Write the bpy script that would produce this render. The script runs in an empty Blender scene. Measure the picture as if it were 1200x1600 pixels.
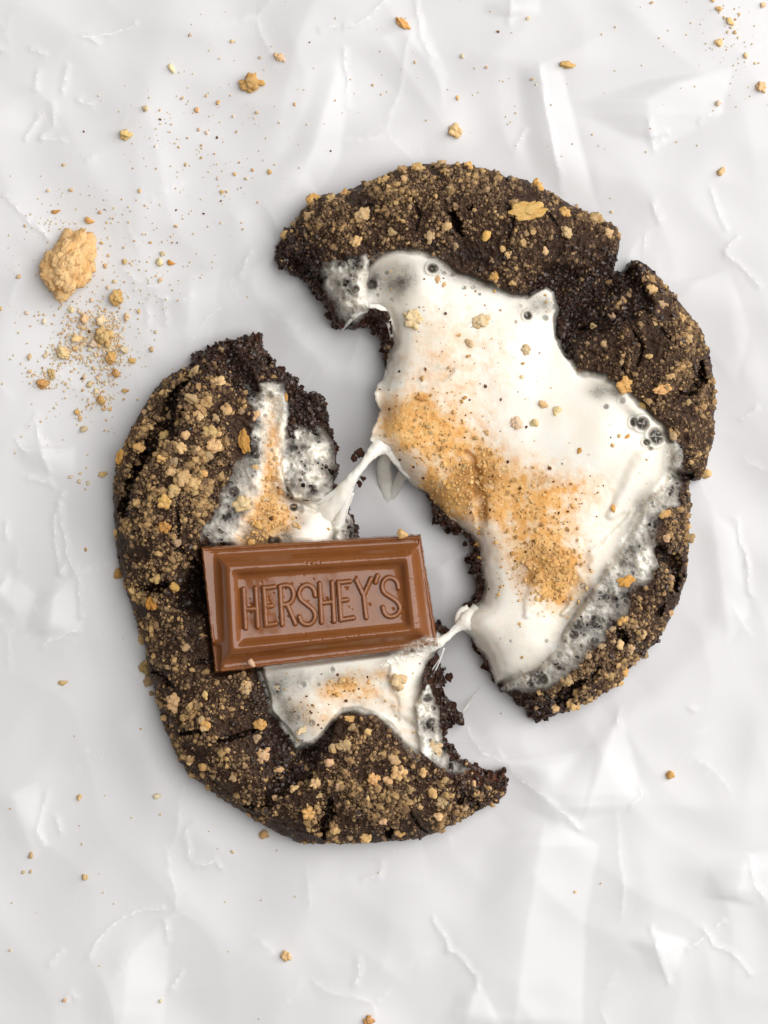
import bpy, math, random
import numpy as np
from mathutils import Vector, Matrix

# ------------------------------------------------------------------ camera, light, exposure
C = bpy.context.scene.collection
SC = bpy.context.scene
S = 1e-4                      # one photo pixel on the table = 0.1 mm
D = 0.50                      # camera height above the table (m)

cam_d = bpy.data.cameras.new("camera")
cam = bpy.data.objects.new("camera", cam_d); C.objects.link(cam)
cam.location = (0, 0, D)
cam_d.sensor_fit = 'VERTICAL'; cam_d.sensor_height = 24.0
cam_d.lens = 24.0 * D / 0.16
cam_d.clip_start = 0.01; cam_d.clip_end = 20
SC.camera = cam
SC.render.resolution_x = 768; SC.render.resolution_y = 1024

w = bpy.data.worlds.new("World"); SC.world = w; w.use_nodes = True
bg = w.node_tree.nodes["Background"]
bg.inputs[0].default_value = (1.0, 0.965, 0.93, 1); bg.inputs[1].default_value = 0.26

def area(name, loc, target, size, size_y, power, col):
    l = bpy.data.lights.new(name, 'AREA'); l.shape = 'RECTANGLE'; l.size = size; l.size_y = size_y
    l.energy = power; l.color = col
    o = bpy.data.objects.new(name, l); C.objects.link(o)
    o.location = loc
    o.rotation_euler = (Vector(target) - Vector(loc)).to_track_quat('-Z', 'Y').to_euler()
    return o
area("window_light", (0.75, 0.25, 0.85), (0, 0, 0), 1.05, 2.0, 25.2, (1.0, 0.985, 0.985))

SC.view_settings.view_transform = 'Standard'; SC.view_settings.look = 'None'
SC.view_settings.exposure = 0.0; SC.view_settings.gamma = 1.0
SC.cycles.max_bounces = 8; SC.cycles.transparent_max_bounces = 16

# ------------------------------------------------------------------ numpy helpers
def _h(ix, iy, s):
    n = (ix * 374761393 + iy * 668265263 + s * 982451653) & 0xFFFFFFFF
    n = ((n ^ (n >> 13)) * 1274126177) & 0xFFFFFFFF
    n = ((n ^ (n >> 16)) * 2246822519) & 0xFFFFFFFF
    return ((n ^ (n >> 15)) & 0xFFFFFF) / float(0xFFFFFF)

def noise2(x, y, s=0):
    x = np.asarray(x, float); y = np.asarray(y, float)
    ix = np.floor(x).astype(np.int64); iy = np.floor(y).astype(np.int64)
    fx = x - ix; fy = y - iy
    ux = fx*fx*fx*(fx*(fx*6-15)+10); uy = fy*fy*fy*(fy*(fy*6-15)+10)
    def g(dx, dy):
        a = _h(ix+dx, iy+dy, s) * 2*math.pi
        return np.cos(a)*(fx-dx) + np.sin(a)*(fy-dy)
    a = g(0,0); b = g(1,0); c = g(0,1); d = g(1,1)
    return ((a+(b-a)*ux) + ((c+(d-c)*ux) - (a+(b-a)*ux))*uy) * 1.5

def fbm(x, y, s=0, o=4, gain=0.5):
    r = 0; a = 1.0; f = 1.0; t = 0
    for k in range(o):
        r = r + a*noise2(x*f+k*17.3, y*f-k*9.1, s+k*7); t += a; a *= gain; f *= 2.03
    return r / t

def worley(x, y, s=0):
    ix = np.floor(x).astype(np.int64); iy = np.floor(y).astype(np.int64)
    f1 = np.full(x.shape, 9.0); f2 = np.full(x.shape, 9.0); idv = np.zeros(x.shape)
    for dx in (-1,0,1):
        for dy in (-1,0,1):
            cx = ix+dx; cy = iy+dy
            d = np.hypot(cx + _h(cx,cy,s) - x, cy + _h(cx,cy,s+1) - y)
            r = _h(cx,cy,s+2)
            n = d < f1
            f2 = np.where(n, f1, np.minimum(f2, d)); idv = np.where(n, r, idv); f1 = np.where(n, d, f1)
    return f1, f2, idv

def smooth(e0, e1, x):
    t = np.clip((x-e0)/(e1-e0), 0, 1); return t*t*(3-2*t)
def lerp(a, b, t): return a + (b-a)*t
def prof(t):
    t = np.clip(t, 0, 1); return np.sqrt(np.maximum(0, 1-(1-t)**2))

def dist_poly(X, Y, pts, closed=False):
    """distance to a polyline and position along it (0..1)"""
    p = np.array(pts, float)
    q = np.vstack([p, p[:1]]) if closed else p
    best = np.full(X.shape, 1e9); tt = np.zeros(X.shape); n = len(q)-1
    for i in range(n):
        ax, ay = q[i]; bx, by = q[i+1]
        dx, dy = bx-ax, by-ay; L = dx*dx+dy*dy+1e-9
        t = np.clip(((X-ax)*dx+(Y-ay)*dy)/L, 0, 1)
        d = np.hypot(X-ax-t*dx, Y-ay-t*dy)
        m = d < best
        best = np.where(m, d, best); tt = np.where(m, (i+t)/n, tt)
    return best, tt

def inside(X, Y, pts):
    r = np.zeros(X.shape, bool); n = len(pts)
    for i in range(n):
        ax, ay = pts[i]; bx, by = pts[(i+1) % n]
        if ay == by: continue
        c = ((ay > Y) != (by > Y)) & (X < (bx-ax)*(Y-ay)/(by-ay)+ax)
        r ^= c
    return r

def sd_poly(X, Y, pts):
    """signed distance, positive inside"""
    d, _ = dist_poly(X, Y, pts, True)
    return np.where(inside(X, Y, pts), d, -d)

def blob(X, Y, x, y, rx, ry, rot=0.0, p=2.0):
    c, s = math.cos(math.radians(rot)), math.sin(math.radians(rot))
    u = ((X-x)*c + (Y-y)*s)/rx; v = (-(X-x)*s + (Y-y)*c)/ry
    return np.exp(-(np.abs(u*u+v*v))**(p/2))

def blobs(X, Y, L):
    r = np.zeros(X.shape)
    for b in L:
        r = r + b[-1]*blob(X, Y, *b[:-1])
    return r

def grid(x0, y0, x1, y1, st):
    xs = np.arange(x0, x1+st*.5, st); ys = np.arange(y0, y1+st*.5, st)
    return np.meshgrid(xs, ys)

def blur(Z, r):
    k = 2*r+1
    for _ in range(2):
        for ax in (0, 1):
            p = np.pad(Z, [(r+1, r) if a == ax else (0, 0) for a in (0, 1)], mode='edge').cumsum(ax)
            Z = (np.take(p, range(k, p.shape[ax]), ax)-np.take(p, range(0, p.shape[ax]-k), ax))/k
    return Z

class Sampler:
    def __init__(s, X, Y, Z): s.x0 = X[0,0]; s.y0 = Y[0,0]; s.st = X[0,1]-X[0,0]; s.Z = Z
    def __call__(s, x, y):
        fx = np.clip((np.asarray(x, float)-s.x0)/s.st, 0, s.Z.shape[1]-1.001)
        fy = np.clip((np.asarray(y, float)-s.y0)/s.st, 0, s.Z.shape[0]-1.001)
        ix = fx.astype(int); iy = fy.astype(int); u = fx-ix; v = fy-iy; Z = s.Z
        return (Z[iy,ix]*(1-u)+Z[iy,ix+1]*u)*(1-v) + (Z[iy+1,ix]*(1-u)+Z[iy+1,ix+1]*u)*v

def kfac(z): return (D - z*S)/D            # things above the table look larger: size of a photo pixel at height z
def world(px, py, z, k): return (np.asarray(px)-600)*S*k, (800-np.asarray(py))*S*k, np.asarray(z)*S

def new_mesh(name, co, faces, attrs=None, smooth_shade=True):
    """faces: (n,3) or (n,4) int array"""
    me = bpy.data.meshes.new(name)
    co = np.ascontiguousarray(co, np.float32); faces = np.ascontiguousarray(faces, np.int32)
    nf, k = faces.shape
    me.vertices.add(len(co)); me.vertices.foreach_set("co", co.ravel())
    me.loops.add(nf*k); me.loops.foreach_set("vertex_index", faces.ravel())
    me.polygons.add(nf); me.polygons.foreach_set("loop_start", np.arange(0, nf*k, k, dtype=np.int32))
    me.update(calc_edges=True)
    me.polygons.foreach_set("use_smooth", np.full(nf, smooth_shade))
    for n, v in (attrs or {}).items():
        v = np.ascontiguousarray(v, np.float32)
        if v.ndim == 2:
            a = me.attributes.new(n, 'FLOAT_COLOR', 'POINT')
            a.data.foreach_set("color", np.hstack([v, np.ones((len(v),1), np.float32)]).ravel())
        else:
            a = me.attributes.new(n, 'FLOAT', 'POINT'); a.data.foreach_set("value", v)
    me.validate(); return me

def field_mesh(name, X, Y, Z, mask, k, attrs=None, DX=None, DY=None):
    h, wd = X.shape
    cell = mask[:-1,:-1] & mask[1:,:-1] & mask[:-1,1:] & mask[1:,1:]
    idx = np.arange(h*wd).reshape(h, wd)
    f = np.stack([idx[:-1,:-1][cell], idx[1:,:-1][cell], idx[1:,1:][cell], idx[:-1,1:][cell]], 1)
    used = np.zeros(h*wd, bool); used[f.ravel()] = True
    rm = np.cumsum(used)-1
    px = X if DX is None else X+DX; py = Y if DY is None else Y+DY
    wx, wy, wz = world(px.ravel()[used], py.ravel()[used], Z.ravel()[used], k)
    at = {n: v.ravel()[used] if v.ndim == 2 else v.reshape(-1, 3)[used] for n, v in (attrs or {}).items()}
    return new_mesh(name, np.stack([wx, wy, wz], 1), rm[f], at)

def link(name, me, mat, parent=None):
    o = bpy.data.objects.new(name, me); C.objects.link(o)
    if mat is not None and not me.materials: me.materials.append(mat)
    if parent is not None: o.parent = parent
    return o

def tag(o, label=None, cat=None, group=None, kind=None):
    if label: o["label"] = label
    if cat: o["category"] = cat
    if group: o["group"] = group
    if kind: o["kind"] = kind
    return o

def thing(name, label, cat, group=None):
    o = bpy.data.objects.new(name, None); C.objects.link(o); o.empty_display_size = 0.01
    return tag(o, label, cat, group)

# ------------------------------------------------------------------ materials
class NT:
    def __init__(s, name):
        s.m = bpy.data.materials.new(name); s.m.use_nodes = True; s.t = s.m.node_tree
        s.b = s.t.nodes["Principled BSDF"]; s.out = s.t.nodes["Material Output"]
    def n(s, kind, **kw):
        n = s.t.nodes.new(kind)
        for k, v in kw.items():
            if k.startswith('i_'):
                key = k[2:]; key = int(key) if key.isdigit() else key.replace('_', ' ')
                n.inputs[key].default_value = v
            else: setattr(n, k, v)
        return n
    def l(s, a, b): s.t.links.new(a, b)
    def put(s, sock, v):
        if isinstance(v, bpy.types.NodeSocket): s.l(v, sock)
        else: sock.default_value = v
    def attr(s, name): return s.n('ShaderNodeAttribute', attribute_name=name)
    def coord(s): return s.n('ShaderNodeTexCoord').outputs['Object']
    def noise(s, scale, detail=4, rough=0.6, vec=None):
        n = s.n('ShaderNodeTexNoise'); n.inputs['Scale'].default_value = scale
        n.inputs['Detail'].default_value = detail; n.inputs['Roughness'].default_value = rough
        s.l(vec or s.coord(), n.inputs['Vector']); return n.outputs['Fac']
    def ramp(s, v, a, b):
        n = s.n('ShaderNodeMapRange'); n.inputs[1].default_value = a; n.inputs[2].default_value = b
        s.l(v, n.inputs[0]); return n.outputs[0]
    def math(s, op, a, b=0.0):
        n = s.n('ShaderNodeMath', operation=op); s.put(n.inputs[0], a); s.put(n.inputs[1], b); n.use_clamp = False
        return n.outputs[0]
    def mix(s, f, a, b):
        n = s.n('ShaderNodeMix', data_type='RGBA'); s.put(n.inputs[0], f); s.put(n.inputs[6], a); s.put(n.inputs[7], b)
        return n.outputs[2]
    def fmix(s, f, a, b):
        n = s.n('ShaderNodeMix', data_type='FLOAT'); s.put(n.inputs[0], f); s.put(n.inputs[2], a); s.put(n.inputs[3], b)
        return n.outputs[0]
    def bump(s, h, strength, dist):
        n = s.n('ShaderNodeBump'); s.put(n.inputs['Strength'], strength); n.inputs['Distance'].default_value = dist
        s.l(h, n.inputs['Height']); s.l(n.outputs[0], s.b.inputs['Normal']); return n
    def set(s, **kw):
        for k, v in kw.items(): s.put(s.b.inputs[k.replace('_', ' ')], v)

def c4(r, g, b): return (r, g, b, 1)

def mat_dough():
    t = NT("brownie_dough")
    wet = t.attr("wet").outputs['Fac']; red = t.attr("red").outputs['Fac']; dust = t.attr("dust").outputs['Fac']
    n1 = t.noise(900, 5, 0.65); n2 = t.noise(3200, 3, 0.6); n3 = t.noise(160, 3, 0.5)
    dry = t.mix(t.ramp(n1, 0.35, 0.7), c4(0.017, 0.008, 0.0045), c4(0.060, 0.030, 0.0175))
    dry = t.mix(t.ramp(n3, 0.4, 0.7), dry, c4(0.032, 0.0155, 0.009))
    spec = t.math('MULTIPLY', dust, t.ramp(n2, 0.47, 0.62))
    dry = t.mix(t.math('MULTIPLY', spec, 0.38), dry, c4(0.34, 0.195, 0.10))
    redc = t.mix(t.ramp(n1, 0.35, 0.65), c4(0.026, 0.010, 0.006), c4(0.150, 0.054, 0.028))
    c = t.mix(red, dry, redc)
    c = t.mix(wet, c, t.mix(t.ramp(n1, 0.35, 0.7), c4(0.009, 0.005, 0.0035), c4(0.036, 0.020, 0.013)))
    t.set(Base_Color=c, Roughness=t.fmix(wet, 0.55, 0.36), Specular_IOR_Level=t.fmix(wet, 0.20, 0.55))
    t.bump(t.math('ADD', n1, t.math('MULTIPLY', n2, 0.5)), 0.7, 0.0005)
    return t.m

def mat_grain():
    t = NT("graham_grain")
    c = t.attr("col").outputs['Color']; n = t.noise(2500, 3)
    c = t.mix(t.ramp(n, 0.35, 0.7), t.mix(0.35, c, c4(0.10, 0.055, 0.02)), c)
    t.set(Base_Color=c, Roughness=0.75, Specular_IOR_Level=0.25)
    return t.m

def mat_fudge():
    t = NT("moist_brownie_grain")
    t.set(Base_Color=t.attr("col").outputs['Color'], Roughness=0.38, Specular_IOR_Level=0.55)
    return t.m

def mat_crumb():
    t = NT("graham_crumb")
    oi = t.n('ShaderNodeObjectInfo'); c = oi.outputs['Color']
    n = t.noise(2.6, 5, 0.7); n2 = t.noise(9.0, 4, 0.65)
    dark = t.n('ShaderNodeMix', data_type='RGBA', blend_type='MULTIPLY')
    dark.inputs[0].default_value = 1; t.l(c, dark.inputs[6]); dark.inputs[7].default_value = c4(0.86, 0.72, 0.52)
    cc = t.mix(t.ramp(n, 0.42, 0.66), c, dark.outputs[2])
    cc = t.mix(t.ramp(n2, 0.70, 0.80), cc, c4(0.45, 0.22, 0.07))
    t.set(Base_Color=cc, Roughness=0.8, Specular_IOR_Level=0.2, Subsurface_Weight=0.08, Subsurface_Scale=0.001)
    t.b.inputs['Subsurface Radius'].default_value = (1, .6, .3)
    t.bump(n2, 0.35, 0.04)
    return t.m

def mat_marsh():
    t = NT("melted_marshmallow")
    toast = t.attr("toast").outputs['Fac']; burn = t.attr("burn").outputs['Fac']; film = t.attr("film").outputs['Fac']
    n1 = t.noise(650, 5, 0.7); n2 = t.noise(2600, 3, 0.6); n3 = t.noise(220, 4, 0.6)
    cream = t.mix(t.ramp(n3, 0.3, 0.7), c4(0.92, 0.85, 0.72), c4(0.945, 0.91, 0.83))
    tc = t.mix(t.ramp(n1, 0.35, 0.66), c4(0.92, 0.60, 0.26), c4(0.80, 0.385, 0.085))
    k = t.math('ADD', t.math('MULTIPLY', toast, 1.32), t.math('MULTIPLY', t.math('SUBTRACT', n1, 0.5), 0.9))
    k = t.math('MULTIPLY', t.ramp(k, 0.08, 0.9), t.ramp(toast, 0.02, 0.15))
    c = t.mix(k, cream, tc)
    c = t.mix(t.math('MULTIPLY', t.math('SUBTRACT', 1.0, film), 0.45), c, c4(0.86, 0.77, 0.63))
    kb = t.math('MULTIPLY', burn, t.ramp(n2, 0.22, 0.52))
    c = t.mix(kb, c, c4(0.38, 0.165, 0.03))
    spk = t.math('MULTIPLY', t.ramp(toast, 0.1, 0.6), t.ramp(n2, 0.74, 0.78))
    c = t.mix(spk, c, c4(0.16, 0.06, 0.018))
    t.set(Base_Color=c, Roughness=t.fmix(k, t.fmix(t.ramp(film,0.5,0.95), 0.12, 0.27), 0.7), Specular_IOR_Level=0.5,
          Subsurface_Weight=0.35, Subsurface_Scale=0.0016)
    t.b.inputs['Subsurface Radius'].default_value = (1.0, 0.75, 0.5)
    t.bump(t.math('ADD', n1, t.math('MULTIPLY', n2, 0.4)), t.fmix(t.ramp(toast,0.1,0.6), 0.05, 0.3), 0.0005)
    tr = t.n('ShaderNodeBsdfTransparent'); mx = t.n('ShaderNodeMixShader')
    t.l(film, mx.inputs[0]); t.l(tr.outputs[0], mx.inputs[1]); t.l(t.b.outputs[0], mx.inputs[2])
    t.l(mx.outputs[0], t.out.inputs['Surface'])
    return t.m

def mat_choc():
    t = NT("milk_chocolate")
    n1 = t.noise(120, 4, 0.6); n2 = t.noise(1500, 3, 0.6)
    c = t.mix(t.ramp(n1, 0.3, 0.7), c4(0.190, 0.060, 0.0135), c4(0.235, 0.080, 0.020))
    t.set(Base_Color=c, Roughness=t.fmix(t.ramp(n2, 0.4, 0.75), 0.11, 0.19), Specular_IOR_Level=0.5,
          Subsurface_Weight=0.05, Subsurface_Scale=0.0006)
    t.bump(t.math('ADD', n1, t.math('MULTIPLY', n2, 0.06)), 0.05, 0.0012)
    return t.m

def mat_paper():
    t = NT("waxed_paper")
    cr = t.attr("crease_sheen").outputs['Fac']
    n1 = t.noise(14, 4, 0.5); n2 = t.noise(260, 4, 0.6)
    c = t.mix(t.ramp(n1, 0.3, 0.7), c4(0.795, 0.79, 0.795), c4(0.825, 0.82, 0.82))
    c = t.mix(cr, c, c4(0.93, 0.93, 0.925))
    t.set(Base_Color=c, Roughness=0.36, Specular_IOR_Level=0.5)
    t.bump(n2, 0.04, 0.0005)
    tr = t.n('ShaderNodeBsdfTransparent'); mx = t.n('ShaderNodeMixShader')
    a = t.fmix(cr, 0.80, 0.97)
    t.l(a, mx.inputs[0]); t.l(tr.outputs[0], mx.inputs[1]); t.l(t.b.outputs[0], mx.inputs[2])
    t.l(mx.outputs[0], t.out.inputs['Surface'])
    return t.m

def mat_marble():
    t = NT("marble")
    v = t.noise(11, 5, 0.55); v2 = t.noise(32, 3, 0.5)
    a = t.math('MULTIPLY', t.ramp(v2, 0.56, 0.72), t.ramp(v, 0.5, 0.62))
    c = t.mix(a, c4(0.82, 0.815, 0.80), c4(0.25, 0.245, 0.235))
    t.set(Base_Color=c, Roughness=0.3)
    return t.m

M_FUDGE = mat_fudge(); M_DOUGH, M_GRAIN, M_CRUMB, M_MARSH = mat_dough(), mat_grain(), mat_crumb(), mat_marsh()
M_CHOC, M_PAPER, M_MARBLE = mat_choc(), mat_paper(), mat_marble()

# ------------------------------------------------------------------ outlines traced at photo scale
L_RIM = [(796,1224),(792,1248),(765,1264),(712,1291),(659,1315),(605,1320),(531,1324),(467,1323),(413,1296),(349,1256),
 (291,1213),(269,1176),(253,1139),(237,1080),(227,1043),(221,1000),(213,982),(198,939),(184,893),(177,858),(175,812),
 (172,775),(178,718),(187,702),(195,680),(217,639),(247,594),(292,567),(300,552)]
L_TORN = [(300,552),(326,537),(360,528),(382,526),(394,519),(409,519),(412,541),(427,567),(442,581),(461,586),(463,599),(476,612),
 (502,614),(508,629),(512,650),(519,676),(526,699),(527,725),(521,755),(532,770),(543,792),(555,819),(563,843),(590,870),(635,930),
 (678,971),(692,975),(704,987),(690,1010),(683,1035),(696,1048),(693,1085),(715,1112),(726,1131),(701,1141),(696,1160),(725,1189),
 (741,1200),(768,1213),(779,1212),(789,1203),(796,1224)]
R_RIM = [(430,385),(437,363),(460,343),(470,323),(497,300),(533,295),(587,275),(630,255),(667,252),(690,250),(737,253),(760,260),(793,270),
 (827,277),(853,290),(887,310),(920,330),(947,340),(967,350),(972,370),(970,400),(965,417),(977,420),(987,407),(1000,403),(1023,417),
 (1040,437),(1067,470),(1100,513),(1113,547),(1122,603),(1122,637),(1120,687),(1110,722),(1100,747),(1082,750),(1083,793),(1080,850),
 (1078,903),(1063,947),(1049,972),(1027,1009),(983,1053),(972,1071),(935,1093),(902,1108),(873,1121),(845,1131)]
R_TORN = [(845,1131),(826,1120),(810,1097),(785,1082),(766,1053),(744,1016),(735,991),(728,960),(727,948),(750,928),(742,899),
 (731,876),(742,858),(736,840),(703,830),(682,815),(673,783),(660,765),(640,740),(618,705),(612,660),(612,610),(606,570),(597,557),
 (600,540),(592,520),(568,507),(545,510),(523,513),(513,487),(497,460),(477,437),(450,420),(430,407),(427,370),(430,385)]
CHOC_Q = [(314.5,854),(657.5,835),(685.5,1010),(335.5,1052)]
CHOC_C = (498, 938)
def choc_base(px, py):         # plane the chocolate lies in (photo-pixel units of height)
    return 84 - 0.075*(px-CHOC_C[0]) - 0.030*(py-CHOC_C[1])

# ------------------------------------------------------------------ table and paper
def flat(name, x0, y0, x1, y1, z):
    return new_mesh(name, [(x0,y0,z),(x1,y0,z),(x1,y1,z),(x0,y1,z)], [[0,1,2,3]])
o = link("marble_countertop", flat("marble_countertop", -1.2, -1.2, 1.2, 1.2, -0.0016), M_MARBLE); tag(o, kind='structure')

FACETS = [  # polygon of a raised fold, slope
 ([(840,105),(870,92),(880,120),(905,220),(935,330),(882,312),(858,210)], .22),
 ([(532,80),(543,150),(532,250),(500,300),(455,310),(490,230),(515,150)], .13),
 ([(797,0),(843,-10),(845,22),(797,36)], .20),
 ([(1010,160),(1060,130),(1145,105),(1125,180),(1080,205),(1020,235)], .10),
 ([(55,665),(75,740),(115,745),(118,700),(90,705)], .13),
 ([(90,905),(122,905),(124,985),(75,1005)], .18),
 ([(968,1108),(940,1190),(905,1290),(975,1260),(1000,1240),(1000,1225)], .17),
 ([(790,1190),(870,1270),(905,1295),(930,1170)], .09),
 ([(745,1525),(725,1610),(790,1610)], .16),
 ([(1018,1448),(1046,1538),(1075,1470)], .15),
 ([(850,1280),(900,1300),(935,1320),(915,1430),(910,1620),(800,1620),(830,1400)], .10),
 ([(1165,1330),(1150,1400),(1200,1420),(1230,1330)], .15),
 ([(1060,470),(1090,440),(1140,420),(1170,520),(1150,600),(1120,560)], .08),
 ([(1110,790),(1150,830),(1172,960),(1140,1000)], .09),
 ([(700,860),(690,960),(715,975),(722,900)], .12),
 ([(20,1240),(60,1220),(75,1320),(55,1340)], .07),
 ([(250,1440),(265,1480),(255,1610),(190,1610),(200,1500)], .05),
 ([(0,920),(15,890),(60,930),(40,980)], .06),
 ([(600,60),(660,20),(700,120),(690,190)], .04),
 ([(300,430),(345,420),(335,530),(290,560)], .06),
]
CREASES = [
 [(130,60),(141,58),(180,52),(212,38)],[(141,58),(155,68)],[(50,78),(70,85)],[(60,113),(56,140)],[(107,105),(98,140)],
 [(40,217),(62,180)],[(82,162),(85,195),(66,216)],[(66,216),(100,220)],[(124,157),(142,163)],[(136,250),(144,246)],[(8,305),(76,373)],
 [(75,372),(60,348)],[(0,72),(6,78)],
 [(540,45),(572,32),(592,12),(603,0)],[(500,48),(545,40)],[(650,0),(657,55),(664,70),(673,88)],[(796,0),(797,36)],[(843,105),(858,205),(882,312)],
 [(538,78),(542,120),(542,165)],[(805,237),(812,215),(818,203)],[(1012,190),(1020,235),(1032,222)],[(1018,215),(1040,208)],
 [(1110,300),(1122,330),(1132,356)],[(1132,392),(1152,374)],[(1134,395),(1162,420),(1184,446)],[(1094,192),(1120,175)],
 [(297,542),(322,500),(340,485)],[(312,560),(325,525)],[(195,425),(215,440)],[(232,470),(245,462),(262,470)],[(228,480),(232,506)],[(258,470),(260,505)],
 [(213,452),(240,446)],[(375,432),(388,402),(393,392)],[(282,470),(298,462)],
 [(45,665),(58,648)],[(58,662),(66,700),(76,738)],[(30,690),(40,705)],[(45,748),(75,752),(82,760)],[(98,770),(86,800),(84,818),(95,895)],
 [(92,790),(98,830),(108,870),(125,910),(127,960)],[(95,895),(102,882)],[(126,962),(118,985),(78,1000),(68,1010)],[(0,922),(10,908)],
 [(10,840),(12,820)],[(290,1310),(294,1296),(304,1286)],[(292,1318),(296,1340)],[(308,1352),(322,1349),(336,1344),(345,1356)],
 [(140,1492),(158,1462),(182,1440),(212,1425),(252,1417)],[(258,1440),(262,1470)],[(80,1505),(96,1485)],[(104,1560),(112,1550),(120,1556)],
 [(268,1545),(282,1520)],[(72,1240),(60,1300),(70,1320)],[(95,1300),(90,1280)],
 [(555,1537),(561,1520),(560,1498)],[(678,1435),(694,1460),(700,1485)],[(700,1480),(728,1505),(742,1522),(744,1540)],[(568,1372),(592,1368),(596,1345)],
 [(778,1176),(800,1205),(818,1222),(846,1240),(872,1264),(905,1294)],[(1000,1228),(1003,1240),(985,1260)],[(968,1108),(964,1130)],
 [(1018,1448),(1030,1500),(1046,1536)],[(1130,1440),(1105,1460),(1075,1480)],[(1170,1340),(1178,1380),(1195,1405)],[(1100,1452),(1115,1475),(1145,1490),(1170,1520)],
 [(1150,810),(1158,850),(1166,880)],[(1166,880),(1172,930)],[(1080,105+1000),(1085,1108)],
 [(725,1000),(740,1010)],[(715,1105),(735,1150),(752,1175),(782,1190)],[(1180,640),(1160,655)],[(1020,320),(1032,345)],[(1005,395),(1010,370)],
]
def build_paper():
    st = 2.0
    xi = np.concatenate([np.linspace(-1500,-40,40)[:-1], np.arange(-40,1240,st), np.linspace(1240,2700,40)])
    yi = np.concatenate([np.linspace(-1100,-40,30)[:-1], np.arange(-40,1640,st), np.linspace(1640,2700,30)])
    X, Y = np.meshgrid(xi, yi)
    Z = 7*fbm(X/330, Y/330, 5, 2)
    # crumple: overlapping soft folds
    for i, (a, sc, amp) in enumerate([(25, 260, 5.0), (110, 210, 4.0), (70, 150, 2.6), (150, 120, 1.8)]):
        c, s = math.cos(math.radians(a)), math.sin(math.radians(a))
        wx = X + 60*fbm(X/300, Y/300, 40+i, 2); wy = Y + 60*fbm(X/300, Y/300, 60+i, 2)
        n = noise2((wx*c+wy*s)/sc, (-wx*s+wy*c)/(sc*2.2), 80+i)
        Z += amp*(1-np.sqrt(n*n+0.004)*2.0)
    q1, q2, _q = worley(X/230+.14*fbm(X/160, Y/160, 91, 2), Y/300+.14*fbm(X/160, Y/160, 92, 2), 93)
    net = np.exp(-((q2-q1)/.035)**2)*smooth(-.05, .35, fbm(X/170, Y/170, 94, 2))
    Z += 1.3*np.exp(-((q2-q1)/.10))*smooth(.0, .4, fbm(X/170, Y/170, 94, 2))
    cr = .22*net*smooth(-.3,.2,noise2(X/12, Y/12, 95))
    jx = X + 5*fbm(X/28, Y/28, 3, 3); jy = Y + 5*fbm(X/28, Y/28, 4, 3)
    for poly, slope in FACETS:
        p = np.array(poly, float)
        ys = yi[(yi >= p[:,1].min()) & (yi <= p[:,1].max())]
        F = np.zeros(X.shape)
        for y in ys:
            xs = []
            for i in range(len(p)):
                (ax, ay), (bx, by) = p[i], p[(i+1) % len(p)]
                if (ay > y) != (by > y): xs.append((bx-ax)*(y-ay)/(by-ay)+ax)
            if len(xs) < 2: continue
            xl, xr = min(xs), max(xs)
            r = np.searchsorted(yi, y); x = xi
            A = .72*slope*(xr-xl)
            up = smooth(xl-max(34, 1.0*(xr-xl)), xl, x); dn = np.clip((xr-x)/max(xr-xl, 1), 0, 1)
            env = smooth(0, 32, y-p[:,1].min())*smooth(0, 32, p[:,1].max()-y)
            F[r] = env*A*np.where(x < xl, up, dn)
        for _ in range(3):   # soften the fold
            F[:,1:-1] = (F[:,:-2]+2*F[:,1:-1]+F[:,2:])/4; F[1:-1] = (F[:-2]+2*F[1:-1]+F[2:])/4
        Z += F
        cr = np.maximum(cr, 0.25*smooth(-6, 6, sd_poly(jx, jy, poly)))  # whole fold faces painted paler, standing in for the light they catch
    rng = random.Random(4)
    for i, pl in enumerate(CREASES):
        x0 = min(p[0] for p in pl)-30; x1 = max(p[0] for p in pl)+30; y0 = min(p[1] for p in pl)-30; y1 = max(p[1] for p in pl)+30
        c0, c1 = np.searchsorted(xi, [x0, x1]); r0, r1 = np.searchsorted(yi, [y0, y1])
        if c1 <= c0 or r1 <= r0: continue
        sl = (slice(r0, r1), slice(c0, c1))
        d, t = dist_poly(jx[sl], jy[sl], pl)
        wv = (0.75+1.5*noise2(t*9, t*0+i*3.7, 9)) * (0.35+0.65*np.sin(np.clip(t, 0, 1)*math.pi)**0.5)
        k = np.exp(-(d/np.maximum(wv, 0.5))**2)*smooth(-.35,.15,noise2(jx[sl]/9, jy[sl]/9, 55))
        cr[sl] = np.maximum(cr[sl], k*0.95)
        Z[sl] += 0.8*np.exp(-(d/6)**2) + .5*k
    # small random nicks
    n = noise2(X/11, Y/30, 301); m = smooth(0.25, 0.55, fbm(X/140, Y/140, 302, 2))
    cr = np.maximum(cr, 0.35*m*smooth(0.06, 0.0, np.abs(n))*smooth(0.1, 0.4, noise2(X/35, Y/35, 303)))
    # lies flat where the cookie presses on it, never below the table
    for q in (L_RIM+L_TORN, R_RIM+R_TORN):
        sdq = sd_poly(X, Y, q[::2])
        Z = np.where(sdq > -70, lerp(Z, np.minimum(Z, 0)-2.0, smooth(-70, 20, sdq)), Z)
    Z = np.maximum(Z, -11+1.5*fbm(X/50, Y/50, 8, 2))
    mask = np.ones(X.shape, bool)
    me = field_mesh("wax_paper", X, Y, Z, mask, 1.0, {"crease_sheen": cr})
    o = link("wax_paper", me, M_PAPER)
    tag(o, "crumpled sheet of white waxed paper lying under the broken cookie", "paper")
    from numpy import interp
    def ph(x, y):
        c = min(max(np.searchsorted(xi, x), 1), len(xi)-1); r = min(max(np.searchsorted(yi, y), 1), len(yi)-1)
        return float(Z[r, c])
    return ph
paper_h = build_paper()

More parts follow.
